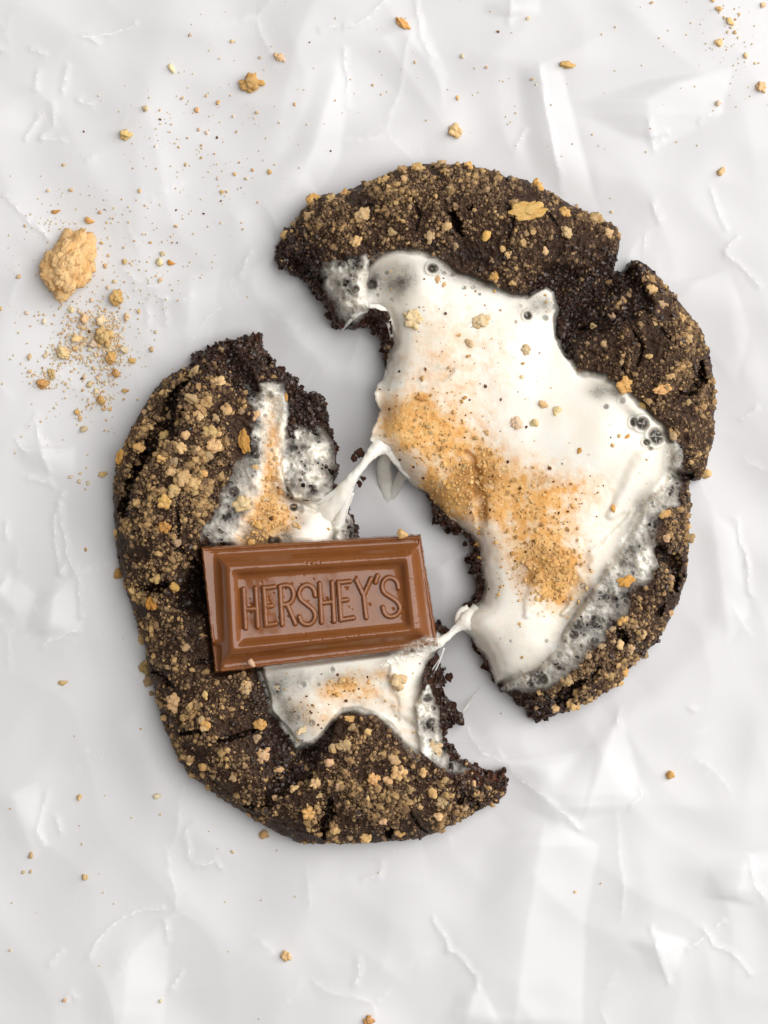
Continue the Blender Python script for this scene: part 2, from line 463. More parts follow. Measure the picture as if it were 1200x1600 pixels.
# ------------------------------------------------------------------ crumb meshes
def ico(sub):
    import bmesh
    bm = bmesh.new(); bmesh.ops.create_icosphere(bm, subdivisions=sub, radius=1.0)
    bm.verts.ensure_lookup_table()
    v = np.array([x.co[:] for x in bm.verts]); f = np.array([[q.index for q in p.verts] for p in bm.faces]); bm.free()
    return v, f
ICO = {k: ico(k) for k in (1, 2, 3, 4, 5, 6)}

def rock(name, seed, sub=3, n=14, gr=(.26,.44), squash=0.8, rough=.05, core=.5, spread=.72):
    """a crumb: granules baked into one lump (outer surface of overlapping balls)"""
    rng = np.random.RandomState(seed)
    v, f = ICO[sub]; u = v/np.linalg.norm(v, axis=1)[:, None]
    ax = rng.uniform(.72, 1.0, 3); best = np.full(len(u), core)
    for _ in range(4):                                 # a broken, flat-sided core
        nn = rng.normal(size=3); nn /= np.linalg.norm(nn); dd = u @ nn
        best = np.where(dd > .05, np.minimum(best*1.0, rng.uniform(.75, 1.0)*core/np.maximum(dd, .3)), best)
    for _ in range(n):
        c = rng.normal(size=3); c = c/np.linalg.norm(c)*spread*rng.uniform(.6, 1.0)*ax
        r = rng.uniform(*gr); b = u @ c; disc = r*r - c @ c + b*b
        best = np.maximum(best, np.where(disc > 0, b+np.sqrt(np.maximum(disc, 0)), 0))
    for k, a in ((5.0, rough), (12.0, rough), (26.0, rough*.8)):
        ph = rng.uniform(0, 9, 3)
        best = best*(1+a*2*noise2(u[:,0]*k+ph[0]+u[:,2]*k*.7, u[:,1]*k+ph[1]-u[:,2]*k*.6, seed))
    co = u*best[:, None]; co[:, 2] *= squash
    co /= np.abs(co[:, :2]).max()
    me = new_mesh(name, co, f); me.materials.append(M_CRUMB)
    return me
ROCKS = [rock("graham_crumb", 10+i, 3, 9, (.28,.46)) for i in range(8)]
CLUST = [rock("graham_crumb", 30+i, 4, 22, (.16,.36), .75, .06, .40, .84) for i in range(8)]
TINY = [rock("graham_crumb", 50+i, 2, 5, (.34,.5), .75, .08) for i in range(4)]
PALE, TAN, GOLD, ORNG, BRWN = (0.84,0.67,0.43), (0.79,0.54,0.28), (0.77,0.47,0.18), (0.74,0.39,0.12), (0.20,0.10,0.045)
DUSTY = (0.48,0.34,0.20)
crng = random.Random(11)
def put_crumb(px, py, z, rx, ry=None, rot=None, col=TAN, parent=None, k=1.0, me=None, hz=None):
    ry = ry or rx*crng.uniform(.75, 1.0)
    if me is None:
        me = crng.choice(TINY) if max(rx, ry) < 6 else crng.choice(ROCKS) if max(rx, ry) < 11 else crng.choice(CLUST)
    o = bpy.data.objects.new("graham_crumb", me); C.objects.link(o)
    wx, wy, wz = world(px, py, z, k)
    o.location = (float(wx), float(wy), float(wz))
    hz = hz or min(rx, ry)*0.9
    o.scale = (rx*S, ry*S, hz*S)
    o.rotation_euler = (crng.uniform(-.25,.25), crng.uniform(-.25,.25), math.radians(-(rot if rot is not None else crng.uniform(0,360))))
    j = crng.uniform(.86, 1.12); o.color = (min(1,col[0]*j), min(1,col[1]*j*crng.uniform(.95,1.04)), min(1,col[2]*j*crng.uniform(.85,1.12)), 1)
    if parent is not None: o.parent = parent
    return o

def grains(name, n, X, Y, dens, zf, k, seed, rmean, rmax, cols, parent, lift=0.25, mat=None):
    """baked-on fine crumbs, far past counting: one part of kind stuff"""
    rng = np.random.RandomState(seed)
    pdf = dens.ravel()/dens.sum()
    st = X[0,1]-X[0,0]
    ii = rng.choice(len(pdf), n, p=pdf)
    px = X.ravel()[ii]+rng.uniform(-st/2, st/2, n); py = Y.ravel()[ii]+rng.uniform(-st/2, st/2, n)
    r = np.clip(rmean*np.exp(rng.normal(0, .55, n)), .8, rmax)
    z = zf(px, py) + r*lift
    e = 2.0
    nx = -(zf(px+e, py)-zf(px-e, py))/(2*e); ny = -(zf(px, py+e)-zf(px, py-e))/(2*e)
    nl = np.sqrt(nx*nx+ny*ny+1); px += nx/nl*r*lift*1.5; py += ny/nl*r*lift*1.5
    v, f = ICO[1]; nv = len(v)
    q = rng.normal(size=(n, 4)); q /= np.linalg.norm(q, axis=1)[:, None]
    a, b, c, d = q.T
    R = np.stack([1-2*(c*c+d*d), 2*(b*c-a*d), 2*(b*d+a*c), 2*(b*c+a*d), 1-2*(b*b+d*d), 2*(c*d-a*b), 2*(b*d-a*c), 2*(c*d+a*b), 1-2*(b*b+c*c)], 1).reshape(n,3,3)
    vv = v[None]*(1+rng.uniform(-.38, .38, (n, nv, 1)))*rng.uniform(.65, 1.25, (n, 1, 3))
    vv = np.einsum('nij,nvj->nvi', R, vv)*r[:, None, None]
    P = np.stack([px, py, z], 1)[:, None]+vv
    wx, wy, wz = world(P[..., 0], P[..., 1], P[..., 2], k)
    co = np.stack([wx, wy, wz], -1).reshape(-1, 3)
    F = (f[None]+np.arange(n)[:, None, None]*nv).reshape(-1, 3)[:, ::-1]
    cols = np.array([c[:3] for c in cols]); wts = rng.dirichlet(np.ones(len(cols))*1.0, n)
    col = (wts[..., None]*cols[None]).sum(1)*rng.uniform(.75, 1.2, (n, 1))
    col = np.repeat(np.clip(col, 0, 1), nv, axis=0)
    o = link(name, new_mesh(name, co, F, {"col": col}, False), mat or M_GRAIN, parent); o["kind"] = "stuff"
    return o

# ------------------------------------------------------------------ lofted strands
def catmull(P, n):
    P = np.array(P, float); Q = np.vstack([2*P[0]-P[1], P, 2*P[-1]-P[-2]]); out = []
    for i in range(1, len(Q)-2):
        for t in np.linspace(0, 1, n, endpoint=False):
            a, b, c, d = Q[i-1], Q[i], Q[i+1], Q[i+2]
            out.append(0.5*((2*b)+(-a+c)*t+(2*a-5*b+4*c-d)*t*t+(-a+3*b-3*c+d)*t**3))
    out.append(Q[-2]); return np.array(out)

def strand(name, pts, k, parent, mat=None, flat_=0.6, nseg=14, seed=1, film=1.0, wob=0.06, toast=0.0):
    """pts: (px, py, z, half width)"""
    Cv = catmull(pts, 8); n = len(Cv); wx, wy, wz = world(Cv[:,0], Cv[:,1], Cv[:,2], k)
    P = np.stack([wx, wy, wz], 1); T = np.gradient(P, axis=0); T /= np.linalg.norm(T, axis=1)[:, None]+1e-12
    side = np.cross(T, [0,0,1.0]); side /= np.linalg.norm(side, axis=1)[:, None]+1e-12
    up = np.cross(side, T); a = np.linspace(0, 2*math.pi, nseg, endpoint=False)
    r = np.maximum(Cv[:,3], 0.3)*S
    rr = r[:, None]*(1+wob*noise2(np.arange(n)[:, None]*.35+seed*5, a[None]*1.6, seed))
    co = P[:, None]+side[:, None]*(np.cos(a)[None]*rr)[..., None]+up[:, None]*(np.sin(a)[None]*rr*flat_)[..., None]
    idx = np.arange(n*nseg).reshape(n, nseg)
    f = np.stack([idx[:-1], np.roll(idx[:-1], -1, 1), np.roll(idx[1:], -1, 1), idx[1:]], -1).reshape(-1, 4)
    ca = len(co.reshape(-1,3))
    co = np.vstack([co.reshape(-1, 3), P[:1], P[-1:]])
    caps = [[idx[0,(j+1)%nseg], idx[0,j], ca, ca] for j in range(nseg)]+[[idx[-1,j], idx[-1,(j+1)%nseg], ca+1, ca+1] for j in range(nseg)]
    tri = np.vstack([f[:, [0,1,2]], f[:, [0,2,3]], np.array(caps)[:, :3]])
    m = len(co)
    me = new_mesh(name, co, tri, {"film": np.full(m, film), "toast": np.full(m, toast), "burn": np.zeros(m)})
    return link(name, me, mat or M_MARSH, parent)

# ------------------------------------------------------------------ the two cookie halves
K_COOKIE = kfac(70)

def crack(Z, X, Y, pts, wd, depth, seed):
    p = np.array(pts, float); m = wd*3+12
    c0, c1 = np.searchsorted(X[0], [p[:,0].min()-m, p[:,0].max()+m]); r0, r1 = np.searchsorted(Y[:,0], [p[:,1].min()-m, p[:,1].max()+m])
    sl = (slice(r0, r1), slice(c0, c1)); x = X[sl]; y = Y[sl]
    if x.size == 0: return np.zeros(X.shape)
    q = max(16, 3.2*wd); m_ = min(1.1*wd, 15); jx = x+m_*fbm(x/q, y/q, seed, 3); jy = y+m_*fbm(x/q, y/q, seed+5, 3)
    d, t = dist_poly(jx, jy, pts)
    wl = wd*(0.25+0.75*np.sin(np.clip(t, .02, .98)*math.pi)**0.6)
    g = np.exp(-(d/np.maximum(wl, .5))**4)
    Z[sl] -= depth*g
    o = np.zeros(X.shape); o[sl] = g; return o

def build_half(name, label, rim, torn, bbox, H0, bumps, cracks, valleys, main, films, thin, holes, toast_shadeL, burnL, groove, wet_shadeL, mbulge, seed, lifted=None, dustL=(), mdip=()):
    root = thing(name, label, "cookie", "halves of the torn cookie")
    X, Y = grid(*bbox, 1.35)
    out = rim + torn[1:-1]
    dR, _ = dist_poly(X, Y, rim); dT, _ = dist_poly(X, Y, torn)
    nt = np.exp(-(dT/26)**2)
    jx = X + nt*9*fbm(X/13, Y/13, seed, 3) + (1-nt)*3.5*fbm(X/16, Y/16, seed+2, 3)
    jy = Y + nt*9*fbm(X/13, Y/13, seed+1, 3) + (1-nt)*3.5*fbm(X/16, Y/16, seed+3, 3)
    sd = sd_poly(jx, jy, out)
    dRj, _ = dist_poly(jx, jy, rim); dTj, _ = dist_poly(jx, jy, torn)
    base = H0 + blobs(X, Y, bumps)
    pr = prof((dRj+2)/85)
    open_h = base*pr                                   # height without the torn face
    tj = dTj + 9*fbm(X/22, Y/22, seed+9, 3)
    pt = 0.34 + 0.66*smooth(-6, 34, tj)
    Z = open_h*pt
    # dough relief
    n_big = fbm(X/70, Y/70, seed+20, 3); n_mid = fbm(X/22, Y/22, seed+21, 3); n_fin = fbm(X/6.5, Y/6.5, seed+22, 3)
    w1, w2, wid = worley(X/8.5+.5*n_mid, Y/8.5+.5*n_mid, seed+23)
    v1, v2, vid = worley(X/10+.5*n_mid, Y/10+.4*n_fin, seed+24)
    near_t = np.exp(-(dT/42)**2)
    Z += 9*n_big + 6*n_mid + 4.2*n_fin + 4.2*(0.6-w1)*(0.4+wid)
    Z += near_t*(9*(0.55-v1)*(0.5+vid) + 12*fbm(X/24, Y/24, seed+26, 3) + 9*n_fin + 9*(wid-.5)*smooth(.6,.2,w1))
    wet = np.zeros(X.shape)  # moist dough, plus the chocolate's shadow painted into the left half
    for pts, wd, dep in cracks:
        wet = np.maximum(wet, 0.8*crack(Z, X, Y, pts, wd, dep, seed+31))
    for pts, wd, dep in valleys:
        g = crack(Z, X, Y, pts, wd, dep, seed+37); wet = np.maximum(wet, g)
    wet = np.maximum(wet, blobs(X, Y, wet_shadeL))
    # marshmallow masks
    mj = X + 3.0*fbm(X/18, Y/18, seed+50, 3) + 8*fbm(X/55, Y/55, seed+52, 2); mk = Y + 3.0*fbm(X/18, Y/18, seed+51, 3) + 8*fbm(X/55, Y/55, seed+53, 2)
    sM = np.full(X.shape, -1e9)
    for poly in main: sM = np.maximum(sM, sd_poly(mj, mk, poly))
    fs = np.zeros(X.shape)
    for poly, st, soft in films:
        fs = np.maximum(fs, st*smooth(-soft*.6, soft, sd_poly(X+8*n_mid, Y+8*n_mid, poly)))
    wM = smooth(-4, 7, sM)
    fw = np.clip(3.5*blur(np.where(sM < 4, fs, 0), 20), 0, 1)
    fs = fs*(1-smooth(-4, 22, sM))
    fs = np.where(fs > .02, np.maximum(fs, smooth(.02,.2,fs)*1.05*np.exp(-np.maximum(-sM, 0)/20)), fs)
    wM = lerp(wM, smooth(-24, 44, sM), fw)
    wet = np.clip(np.maximum(wet, np.maximum(wM, smooth(0.05, .3, fs))), 0, 1)
    Z -= 34*smooth(-5, 5, sM)*(1-.6*near_t)*(1-.9*fw)             # the filling sits in a hollow
    Zf = Z.copy()
    for _ in range(5):
        Zf[1:-1,1:-1] = (Zf[:-2,1:-1]+Zf[2:,1:-1]+Zf[1:-1,:-2]+Zf[1:-1,2:])/4
    zm = blur(open_h, 14) - 13 + mbulge*blur(1-np.exp(-np.maximum(sM, 0)/45), 10) + 5*fbm(X/90, Y/90, seed+60, 2) + 0.8*fbm(X/30, Y/30, seed+61, 2)
    zm = zm + 14*(blob(X, Y, 950, 720, 170, 170, 0)) if not lifted else zm
    zm = zm - blobs(X, Y, mdip)
    zm = zm - 26*nt*(1-smooth(0, 30, sM)) - 0.45*np.maximum(zm-25, 0)*(1-prof(np.maximum(sM,0)/26))*np.exp(-(dT/45)**2)
    zm = lerp(zm, blur(zm, 8), smooth(6, 26, sM))
    for pts, wd, dep in groove: crack(zm, X, Y, pts, wd, dep, seed+70)
    # bubbles of film
    f1, f2, fid = worley(X/9.5+.6*n_mid, Y/9.5+.6*n_mid, seed+80); g1, g2, gid = worley(X/4.6, Y/4.6, seed+81)
    n_sm = fbm(X/38, Y/38, seed+84, 3)
    bub = smooth(.42,.30, f1)*(fid>.72)
    foam = 0.58+1.3*n_sm+0.45*n_mid+0.22*smooth(.16, .0, f2-f1) - .30*bub + .35*(fid>.72)*np.exp(-((f1-.42)/.06)**2) - .35*smooth(.3,.1,g1)*(gid>.72)
    alpha_f = np.clip(fs*foam*1.25, 0, 1)
    th = np.clip(blobs(X, Y, thin), 0, .95)
    tfoam = np.clip(th*(1.1+.6*n_mid+.6*n_sm-0.18*smooth(.16,.0,f2-f1)+.35*smooth(.3,.1,g1)*(gid>.6)), 0, .93)
    a_m = np.clip(1-tfoam, 0.03, 1)
    zf = Zf + 3.5 + 3.2*np.sqrt(np.maximum(0, 1-(f1/.75)**2))*fs*(.3+fid) + 1.4*np.sqrt(np.maximum(0,1-(g1/.7)**2))*(gid>.4)*fs
    zmar = lerp(zf, zm, wM); zmar = np.where(fs > .03, np.maximum(zmar, Zf+2.5+zf-Zf-3.5), zmar)
    alpha = lerp(alpha_f, a_m, np.maximum(wM, fw*smooth(-14, 6, sM)))
    for hx, hy, hr in holes:
        d = np.hypot(X-hx, (Y-hy)*(1+.25*math.sin(hx)))*(1+.16*n_mid)/hr
        lo = 0.05 if hr >= 7 else 0.34; alpha = np.where(d < 1.35, np.minimum(alpha, lerp(lo+.25*(noise2(X/5, Y/5, 9)>.3), alpha, smooth(.55, 1.2, d))), alpha)
        ring = np.exp(-((d-1.15)/.22)**2); q = 1.0 if hr >= 7 else .25; zmar += q*(ring*min(4, hr*.35) - 3*np.exp(-(d/.8)**4))
    # micro bubbles near thin places
    mb = smooth(.15, .5, th)*.8+smooth(.1,.35,fs)*.4
    alpha *= 1-np.clip(mb, 0, 1)*.75*smooth(.22, .10, g1)*(gid > .78)
    toast = np.clip(blobs(X, Y, toast_shadeL)*(1+.7*n_mid), 0, 1.15); burn = np.clip(blobs(X, Y, burnL)*(1+.8*n_mid), 0, 1)
    zmar += toast*1.2*n_fin + 1.5*toast*(0.6-w1)*wid
    cap = choc_base(X, Y)+4
    under = smooth(-7, 2, sd_poly(X, Y, CHOC_Q)) if lifted else np.zeros(X.shape)
    Z = np.where(under > 0, lerp(Z, np.minimum(Z, cap-4), under), Z)
    zmar = np.where(under > 0, lerp(zmar, np.minimum(zmar, cap), under), zmar)
    Z = np.where((wM > .25) | (fs > .06), np.minimum(Z, zmar-1.6), Z)
    mask = sd > -2.2
    Zd = np.where(sd > 0, np.maximum(Z, 4), -7)
    red = np.clip(near_t*1.1*smooth(20, -10, np.where(sM > -500, sM, -50)) , 0, 1)*smooth(60, 8, dT)
    wet_shade_d = np.clip(np.maximum(wet, .15*near_t)+.25*near_t*n_mid, 0, 1)
    dust = np.clip((0.75+.8*n_big+.5*n_mid)*(1-wet)*(1-near_t) + blobs(X, Y, dustL) if dustL else (0.75+.8*n_big+.5*n_mid)*(1-wet)*(1-near_t), 0, 1)
    link("dough", field_mesh("dough", X, Y, Zd, mask, K_COOKIE, {"wet": wet_shade_d, "red": red*(1-.6*wet), "dust": dust}), M_DOUGH, root)
    mm = ((alpha > .03) & ((sM > -9) | (fs > .03))) & ((sd > 1) | (sM > 0))
    zfin = np.maximum(zmar, 5)
    link("marshmallow", field_mesh("marshmallow", X, Y, zfin, mm, K_COOKIE, {"film": alpha, "toast": toast, "burn": burn}), M_MARSH, root)
    top = np.where(mm & (alpha > .3), np.maximum(zfin, Zd), Zd)
    return dict(root=root, X=X, Y=Y, Zd=Zd, top=top, dough=Sampler(X, Y, np.maximum(Zd, 0)), surf=Sampler(X, Y, np.maximum(top, 0)), sd=sd, sM=sM,
                wet=wet, near_t=near_t, dR=dR, dT=dT, n_big=n_big, n_mid=n_mid, fs=fs, toast=toast, alpha=alpha, under=under)

R_MAIN = [(566,428),(578,412),(600,402),(630,395),(660,397),(690,412),(720,430),(760,445),(790,458),(822,464),(850,449),(866,456),(873,480),
 (868,510),(878,545),(900,580),(940,592),(975,612),(1005,642),(1032,668),(1048,700),(1046,735),(1030,765),(1005,785),(990,825),(965,860),
 (940,900),(915,935),(895,965),(875,1000),(870,1020),(850,1042),(815,1058),(775,1066),(765,1045),(748,1015),(732,992),(720,985),(718,965),
 (730,952),(750,940),(757,915),(752,880),(746,850),(735,835),(715,815),(690,800),(668,775),(645,755),(622,735),(605,712),(594,703),(582,690),
 (590,660),(593,640),(587,612),(598,585),(608,555),(615,535),(614,508),(603,488),(578,482),(560,490)]
RH = build_half("cookie_half", "larger right half of the torn brownie cookie, its middle filled with wide toasted white marshmallow", R_RIM, R_TORN, (415,238,1136,1144), 112,
  bumps=[(700,330,150,60,0,14),(1010,560,80,110,20,16),(900,470,60,45,-20,-34),(970,430,60,30,-40,-22),(1010,930,60,90,20,-14),(930,1040,80,40,-35,8),(480,420,50,60,0,-22),(840,1100,40,30,0,-28),(800,700,160,200,0,-8),(560,330,90,50,-25,8),(578,520,26,24,0,-38)],
  cracks=[([(703,338),(712,352),(718,372)],8,45),([(736,325),(734,335)],6,30),([(1096,572),(1092,592),(1074,608),(1060,616)],10,48),([(1110,600),(1096,585)],7,40),
          ([(1030,862),(1052,880),(1060,905)],16,40),([(1048,925),(1058,915)],9,40),([(965,985),(980,1002)],9,38),([(870,1098),(885,1085),(905,1068)],14,40),
          ([(985,520),(1000,545),(990,580)],2.5,14),([(960,560),(980,600)],2.0,10),([(1083,745),(1062,742),(1040,735)],7,30),([(640,310),(655,340),(650,365)],2.5,12),
          ([(790,320),(800,350),(790,380)],2.5,10),([(850,330),(870,355)],2.5,10),([(1000,480),(1030,520),(1060,545)],2.2,10),([(920,1060),(938,1040)],6,26),([(1025,960),(1040,945)],6,26),
          ([(560,320),(600,330)],2.5,9)],
  valleys=[([(972,402),(940,440),(905,470),(880,520),(868,560)],34,36),([(830,460),(860,440),(900,425)],18,26),([(905,520),(960,500),(1000,470),(990,420)],16,30),([(450,400),(475,405),(500,430)],22,20)],
  main=[R_MAIN],
  films=[([(503,418),(540,404),(572,404),(575,480),(548,508),(532,500),(520,470),(500,440)],.55,14),
         ([(1050,690),(1062,735),(1056,775),(1036,800),(1018,850),(1006,890),(985,925),(972,955),(945,985),(900,1035),(862,1068),(820,1082),(776,1074),(850,1036),(940,895),(1000,785),(1040,740)],.40,20),
         ([(985,855),(1010,850),(1025,880),(1005,915),(985,905)],.7,12),([(1030,690),(1060,700),(1058,790),(1035,800)],.6,10)],
  thin=[(612,446,30,26,0,.55),(635,430,22,20,30,.35),(842,478,38,20,-10,.50),(770,452,50,9,12,.5),(955,612,22,10,35,.55),(930,615,14,12,0,.5),(985,650,26,8,40,.35),(830,1058,50,16,-15,.65),(905,990,22,45,40,.5),(915,935,26,30,30,.45),(1000,800,18,40,20,.5),
        (800,1010,45,35,0,.16),(580,440,14,18,0,.55),(690,425,30,9,20,.4),(1042,720,12,40,0,.4),(600,500,8,20,0,.45)],
  holes=[(675,422,9),(693,429,4),(581,446,8),(556,455,7),(823,495,7),(851,498,6),(804,505,3),(812,480,3),(850,475,4),(838,482,3),(943,637,5.5),(986,661,7),(999,663,11),(1021,683,14),(1006,692,7),(1012,702,4),(1040,690,5),
         (968,628,6),(866,480,4),(724,452,4),(738,451,4),(748,462,3),(706,432,4),(604,428,4),(590,462,3),(612,470,4),(900,975,9),(893,990,8),(935,945,6),(908,915,6),(842,1060,11),(826,1066,7),(872,1022,5),(852,1000,3),(1003,855,6),(880,1000,4),(796,1000,2),(925,1000,7),(945,960,6)],
  toast_shadeL=[(645,668,52,38,10,.75),(700,690,80,50,20,.45),(742,742,45,45,0,.55),(690,775,45,26,35,.8),(800,790,80,60,20,.55),(860,770,70,40,10,.35),(850,868,52,48,0,.85),(872,915,36,34,-20,.8),(660,625,14,8,30,.5),(770,520,60,40,0,.10),(920,760,40,30,0,.2),(680,560,75,110,0,.2),(740,600,110,60,0,.12),(790,990,70,50,0,.10),(1000,610,16,10,30,.5)],  # broad faint blobs: graham dust plus shading of the left slope, painted in
  burnL=[(740,742,30,34,15,1.0),(735,775,16,26,0,.6),(757,795,11,26,0,.8),(830,895,26,22,0,.55),(845,752,24,12,0,.5),(690,770,14,12,0,.5),(765,750,25,18,0,.5),(670,640,40,20,10,.12),(855,885,45,35,0,.4)],
  groove=[([(728,705),(742,745),(750,790),(750,835)],9,9),([(600,600),(640,600),(700,580)],14,3),([(820,960),(850,900),(900,850)],16,-4),([(960,800),(1000,740),(1020,700)],22,-6),([(880,960),(930,880),(985,800)],14,-6)],
  wet_shadeL=[(900,480,70,50,-30,.9),(980,430,45,22,-45,.8),(470,425,45,35,30,.7),(1045,890,28,30,0,.6),(880,1092,50,18,-25,.8),(1062,770,18,40,0,.3),(1000,1000,30,40,35,.25),(730,400,70,14,12,.35)],
  mbulge=16, seed=100, mdip=[(565,450,45,50,0,24),(600,440,28,24,0,8)])

L_STRIP = [(418,618),(438,625),(437,665),(440,700),(437,735),(445,772),(456,781),(483,786),(510,777),(532,757),(548,742),(558,752),(547,770),(536,790),(528,813),
 (523,840),(530,858),(530,900),(378,900),(374,840),(396,800),(408,760),(412,710),(414,660)]
L_LOW = [(408,1030),(412,1070),(425,1110),(450,1142),(470,1165),(490,1160),(512,1140),(520,1128),(535,1112),(560,1108),(590,1118),(612,1132),(632,1152),(650,1176),
 (660,1168),(652,1132),(650,1105),(658,1075),(665,1040),(692,1012),(692,990),(640,975),(500,990)]
LH = build_half("cookie_half", "smaller left half of the torn brownie cookie, which carries the milk chocolate rectangle", L_RIM, L_TORN, (160,508,808,1336), 108,
  bumps=[(270,760,60,150,8,20),(330,700,60,80,10,8),(330,1130,60,60,0,10),(600,1220,90,55,10,20),(480,650,60,110,10,-40),(540,800,50,60,0,-34),(700,1120,40,60,0,-40),(240,930,50,60,0,-10),(440,1170,40,60,0,-18),(370,560,50,40,0,-24),(760,1230,40,30,0,-25)],
  cracks=[([(300,585),(268,632),(248,680),(230,712),(206,752),(186,796)],11,62),([(190,790),(196,810)],7,30),([(210,752),(225,700)],9,40),([(222,915),(245,918),(262,914)],9,46),([(280,950),(300,935),(316,900)],24,46),  # widest one, left of the chocolate, is carved and darkened for its shadow
          ([(278,1145),(300,1141),(324,1142)],5,28),([(330,1158),(362,1150),(402,1138)],4.5,26),([(516,1250),(511,1275),(507,1308)],9,55),([(604,1300),(610,1308)],8,35),([(735,1238),(742,1268)],8,30),([(724,1240),(715,1255)],5,22),
          ([(640,1262),(652,1290),(668,1302)],2.5,14),([(600,1245),(602,1262)],3,14),([(575,1230),(580,1260)],2.5,12),([(290,640),(276,665),(270,690)],6,26),([(300,870),(320,905),(318,935)],10,30),
          ([(238,1050),(262,1062),(272,1075)],5,18),([(385,1262),(400,1254)],7,24),([(355,700),(335,725),(300,735)],3,14),([(270,850),(290,862)],5,16),([(300,735),(280,790),(284,840)],3,12),([(350,1010),(330,1030),(300,1036)],4,14)],
  valleys=[([(404,1040),(418,1088),(446,1138),(474,1172),(470,1200),(440,1225),(420,1250)],20,34),([(520,1130),(500,1165),(480,1180)],13,24),([(312,880),(308,920),(318,960)],14,34),([(360,560),(375,590),(395,620)],22,16)],  # the one along the chocolate's left edge stands in for its shadow
  main=[L_STRIP, L_LOW],
  films=[([(386,606),(440,600),(450,640),(445,700),(440,860),(322,862),(322,830),(345,785),(372,735),(395,690),(400,640)],.40,16),
         ([(350,770),(372,750),(385,800),(380,862),(335,862),(338,810)],.5,10),
         ([(456,690),(500,680),(518,692),(522,730),(515,758),(500,775),(465,775),(450,745),(448,710)],.92,20),
         ([(462,664),(505,668),(518,690),(500,700),(468,690)],.42,12),([(440,700),(450,690),(462,672),(480,672),(466,692),(456,715),(444,728)],.85,6),
         ([(523,815),(546,800),(560,845),(528,862)],.45,12),([(405,1050),(440,1045),(510,1110),(490,1162),(464,1166),(436,1130)],.5,14),
         ([(655,1085),(672,1072),(685,1110),(690,1150),(702,1182),(735,1202),(712,1209),(688,1196),(660,1172),(650,1130)],.62,8)],
  thin=[(432,645,9,22,0,.4),(420,845,25,16,0,.3),(395,830,16,18,0,.6),(470,815,22,26,0,.30),(430,1075,26,34,-25,.5),(462,1120,26,26,-25,.5),(480,1060,40,20,0,.32),(448,838,14,14,0,.6),(550,1055,60,14,0,.22),(660,1110,10,40,0,.35),(418,690,8,40,0,.3)],
  holes=[(367,768,9),(425,704,3),(421,845,8),(432,848,8),(459,793,7),(470,796,6),(474,1068,6),(433,1072,6),(452,1090,4),(465,1120,5),(487,1128,6),(498,1068,4),(540,1062,3),(395,820,5),(385,840,6),(352,835,5),(345,815,4),(362,815,5),(450,740,4),(512,735,5),(668,1090,9),(672,1128,8),(520,1045,4),(607,1055,3),(415,650,4),(425,618,5)],
  toast_shadeL=[(450,790,80,60,0,.12),(426,730,14,90,0,.66),(415,812,34,40,0,.62),(402,850,26,18,0,.85),(450,815,20,20,0,.35),(560,1068,34,22,0,.5),(590,1090,60,30,0,.13),(470,1100,30,30,0,.14),(522,1076,26,16,0,.55),(600,1052,14,8,0,.3),(640,1140,20,20,0,.25),(545,770,20,12,-45,.2),(500,1120,30,24,0,.35),(620,1090,20,20,0,.15)],
  burnL=[(415,800,14,10,0,.35),(398,846,14,10,0,.4),(430,745,7,20,0,.25),(536,1066,8,6,0,.4)],
  groove=[([(440,795),(470,790),(500,800)],5,5),([(610,1040),(630,1090),(646,1130)],12,-5),([(540,1110),(580,1100),(620,1120)],12,3)],
  wet_shadeL=[(430,605,60,30,40,.7),(480,650,45,70,10,.75),(450,1170,40,50,20,.8),(310,925,26,45,0,.85),(700,1090,30,60,0,.6),(300,600,30,12,-50,.3),(420,1105,26,60,-20,.6),(545,830,20,40,0,.6),(590,1110,40,10,10,.3),(388,560,30,25,0,.6)],  # blob left of the chocolate is its cast shadow, painted dark
  mbulge=10, seed=500, lifted=True)

COAT = [(0.70,0.46,0.20),(0.58,0.37,0.16),(0.76,0.50,0.21),(0.46,0.28,0.12),(0.28,0.16,0.08),(0.18,0.10,0.055)]
COATD = [(0.62,0.42,0.21),(0.50,0.33,0.17),(0.20,0.118,0.07),(0.12,0.066,0.042),(0.085,0.046,0.030),(0.06,0.032,0.021),(0.045,0.024,0.016)]
GOLDS = [(0.82,0.54,0.22),(0.78,0.44,0.13),(0.86,0.64,0.34),(0.66,0.34,0.09)]
def coat(Hh, seed, n1, n2, rich):
    X, Y = Hh['X'], Hh['Y']
    ok = (Hh['sd'] > 3) & (Hh['sM'] < -2) & (Hh['fs'] < .06) & (Hh['under'] < .1)
    cl = np.clip(0.55+1.5*Hh['n_big']+1.0*Hh['n_mid'], .03, 2.0)
    dens = ok*(1-.93*Hh['wet'])*(1-.85*Hh['near_t'])*cl*(0.35+0.9*np.exp(-Hh['dR']/60)+blobs(X, Y, rich))
    a = grains("crumb_coating", n1, X, Y, dens, Hh['dough'], K_COOKIE, seed, 1.55, 4.0, COATD, Hh['root'], .15)
    dens2 = ok*(1-.97*Hh['wet'])*(1-.85*Hh['near_t'])*cl**2.4*(0.18+1.1*np.exp(-Hh['dR']/45)+1.4*blobs(X, Y, rich))
    b = grains("coarse_crumb_coating", n2, X, Y, dens2, Hh['dough'], K_COOKIE, seed+1, 2.3, 6.5, COAT, Hh['root'], .12)
def fudge(Hh, seed, n):
    X, Y = Hh['X'], Hh['Y']
    ok = (Hh['sd'] > 2) & (Hh['sM'] < -2) & (Hh['fs'] < .08) & (Hh['under'] < .1)
    grains("fudgy_dough_grains", n, X, Y, ok*(Hh['wet']+.9*Hh['near_t']+.02), Hh['dough'], K_COOKIE, seed, 1.9, 5.0,
           [(0.050,0.024,0.014),(0.028,0.013,0.008),(0.075,0.034,0.020),(0.018,0.009,0.006)], Hh['root'], .25, M_FUDGE)
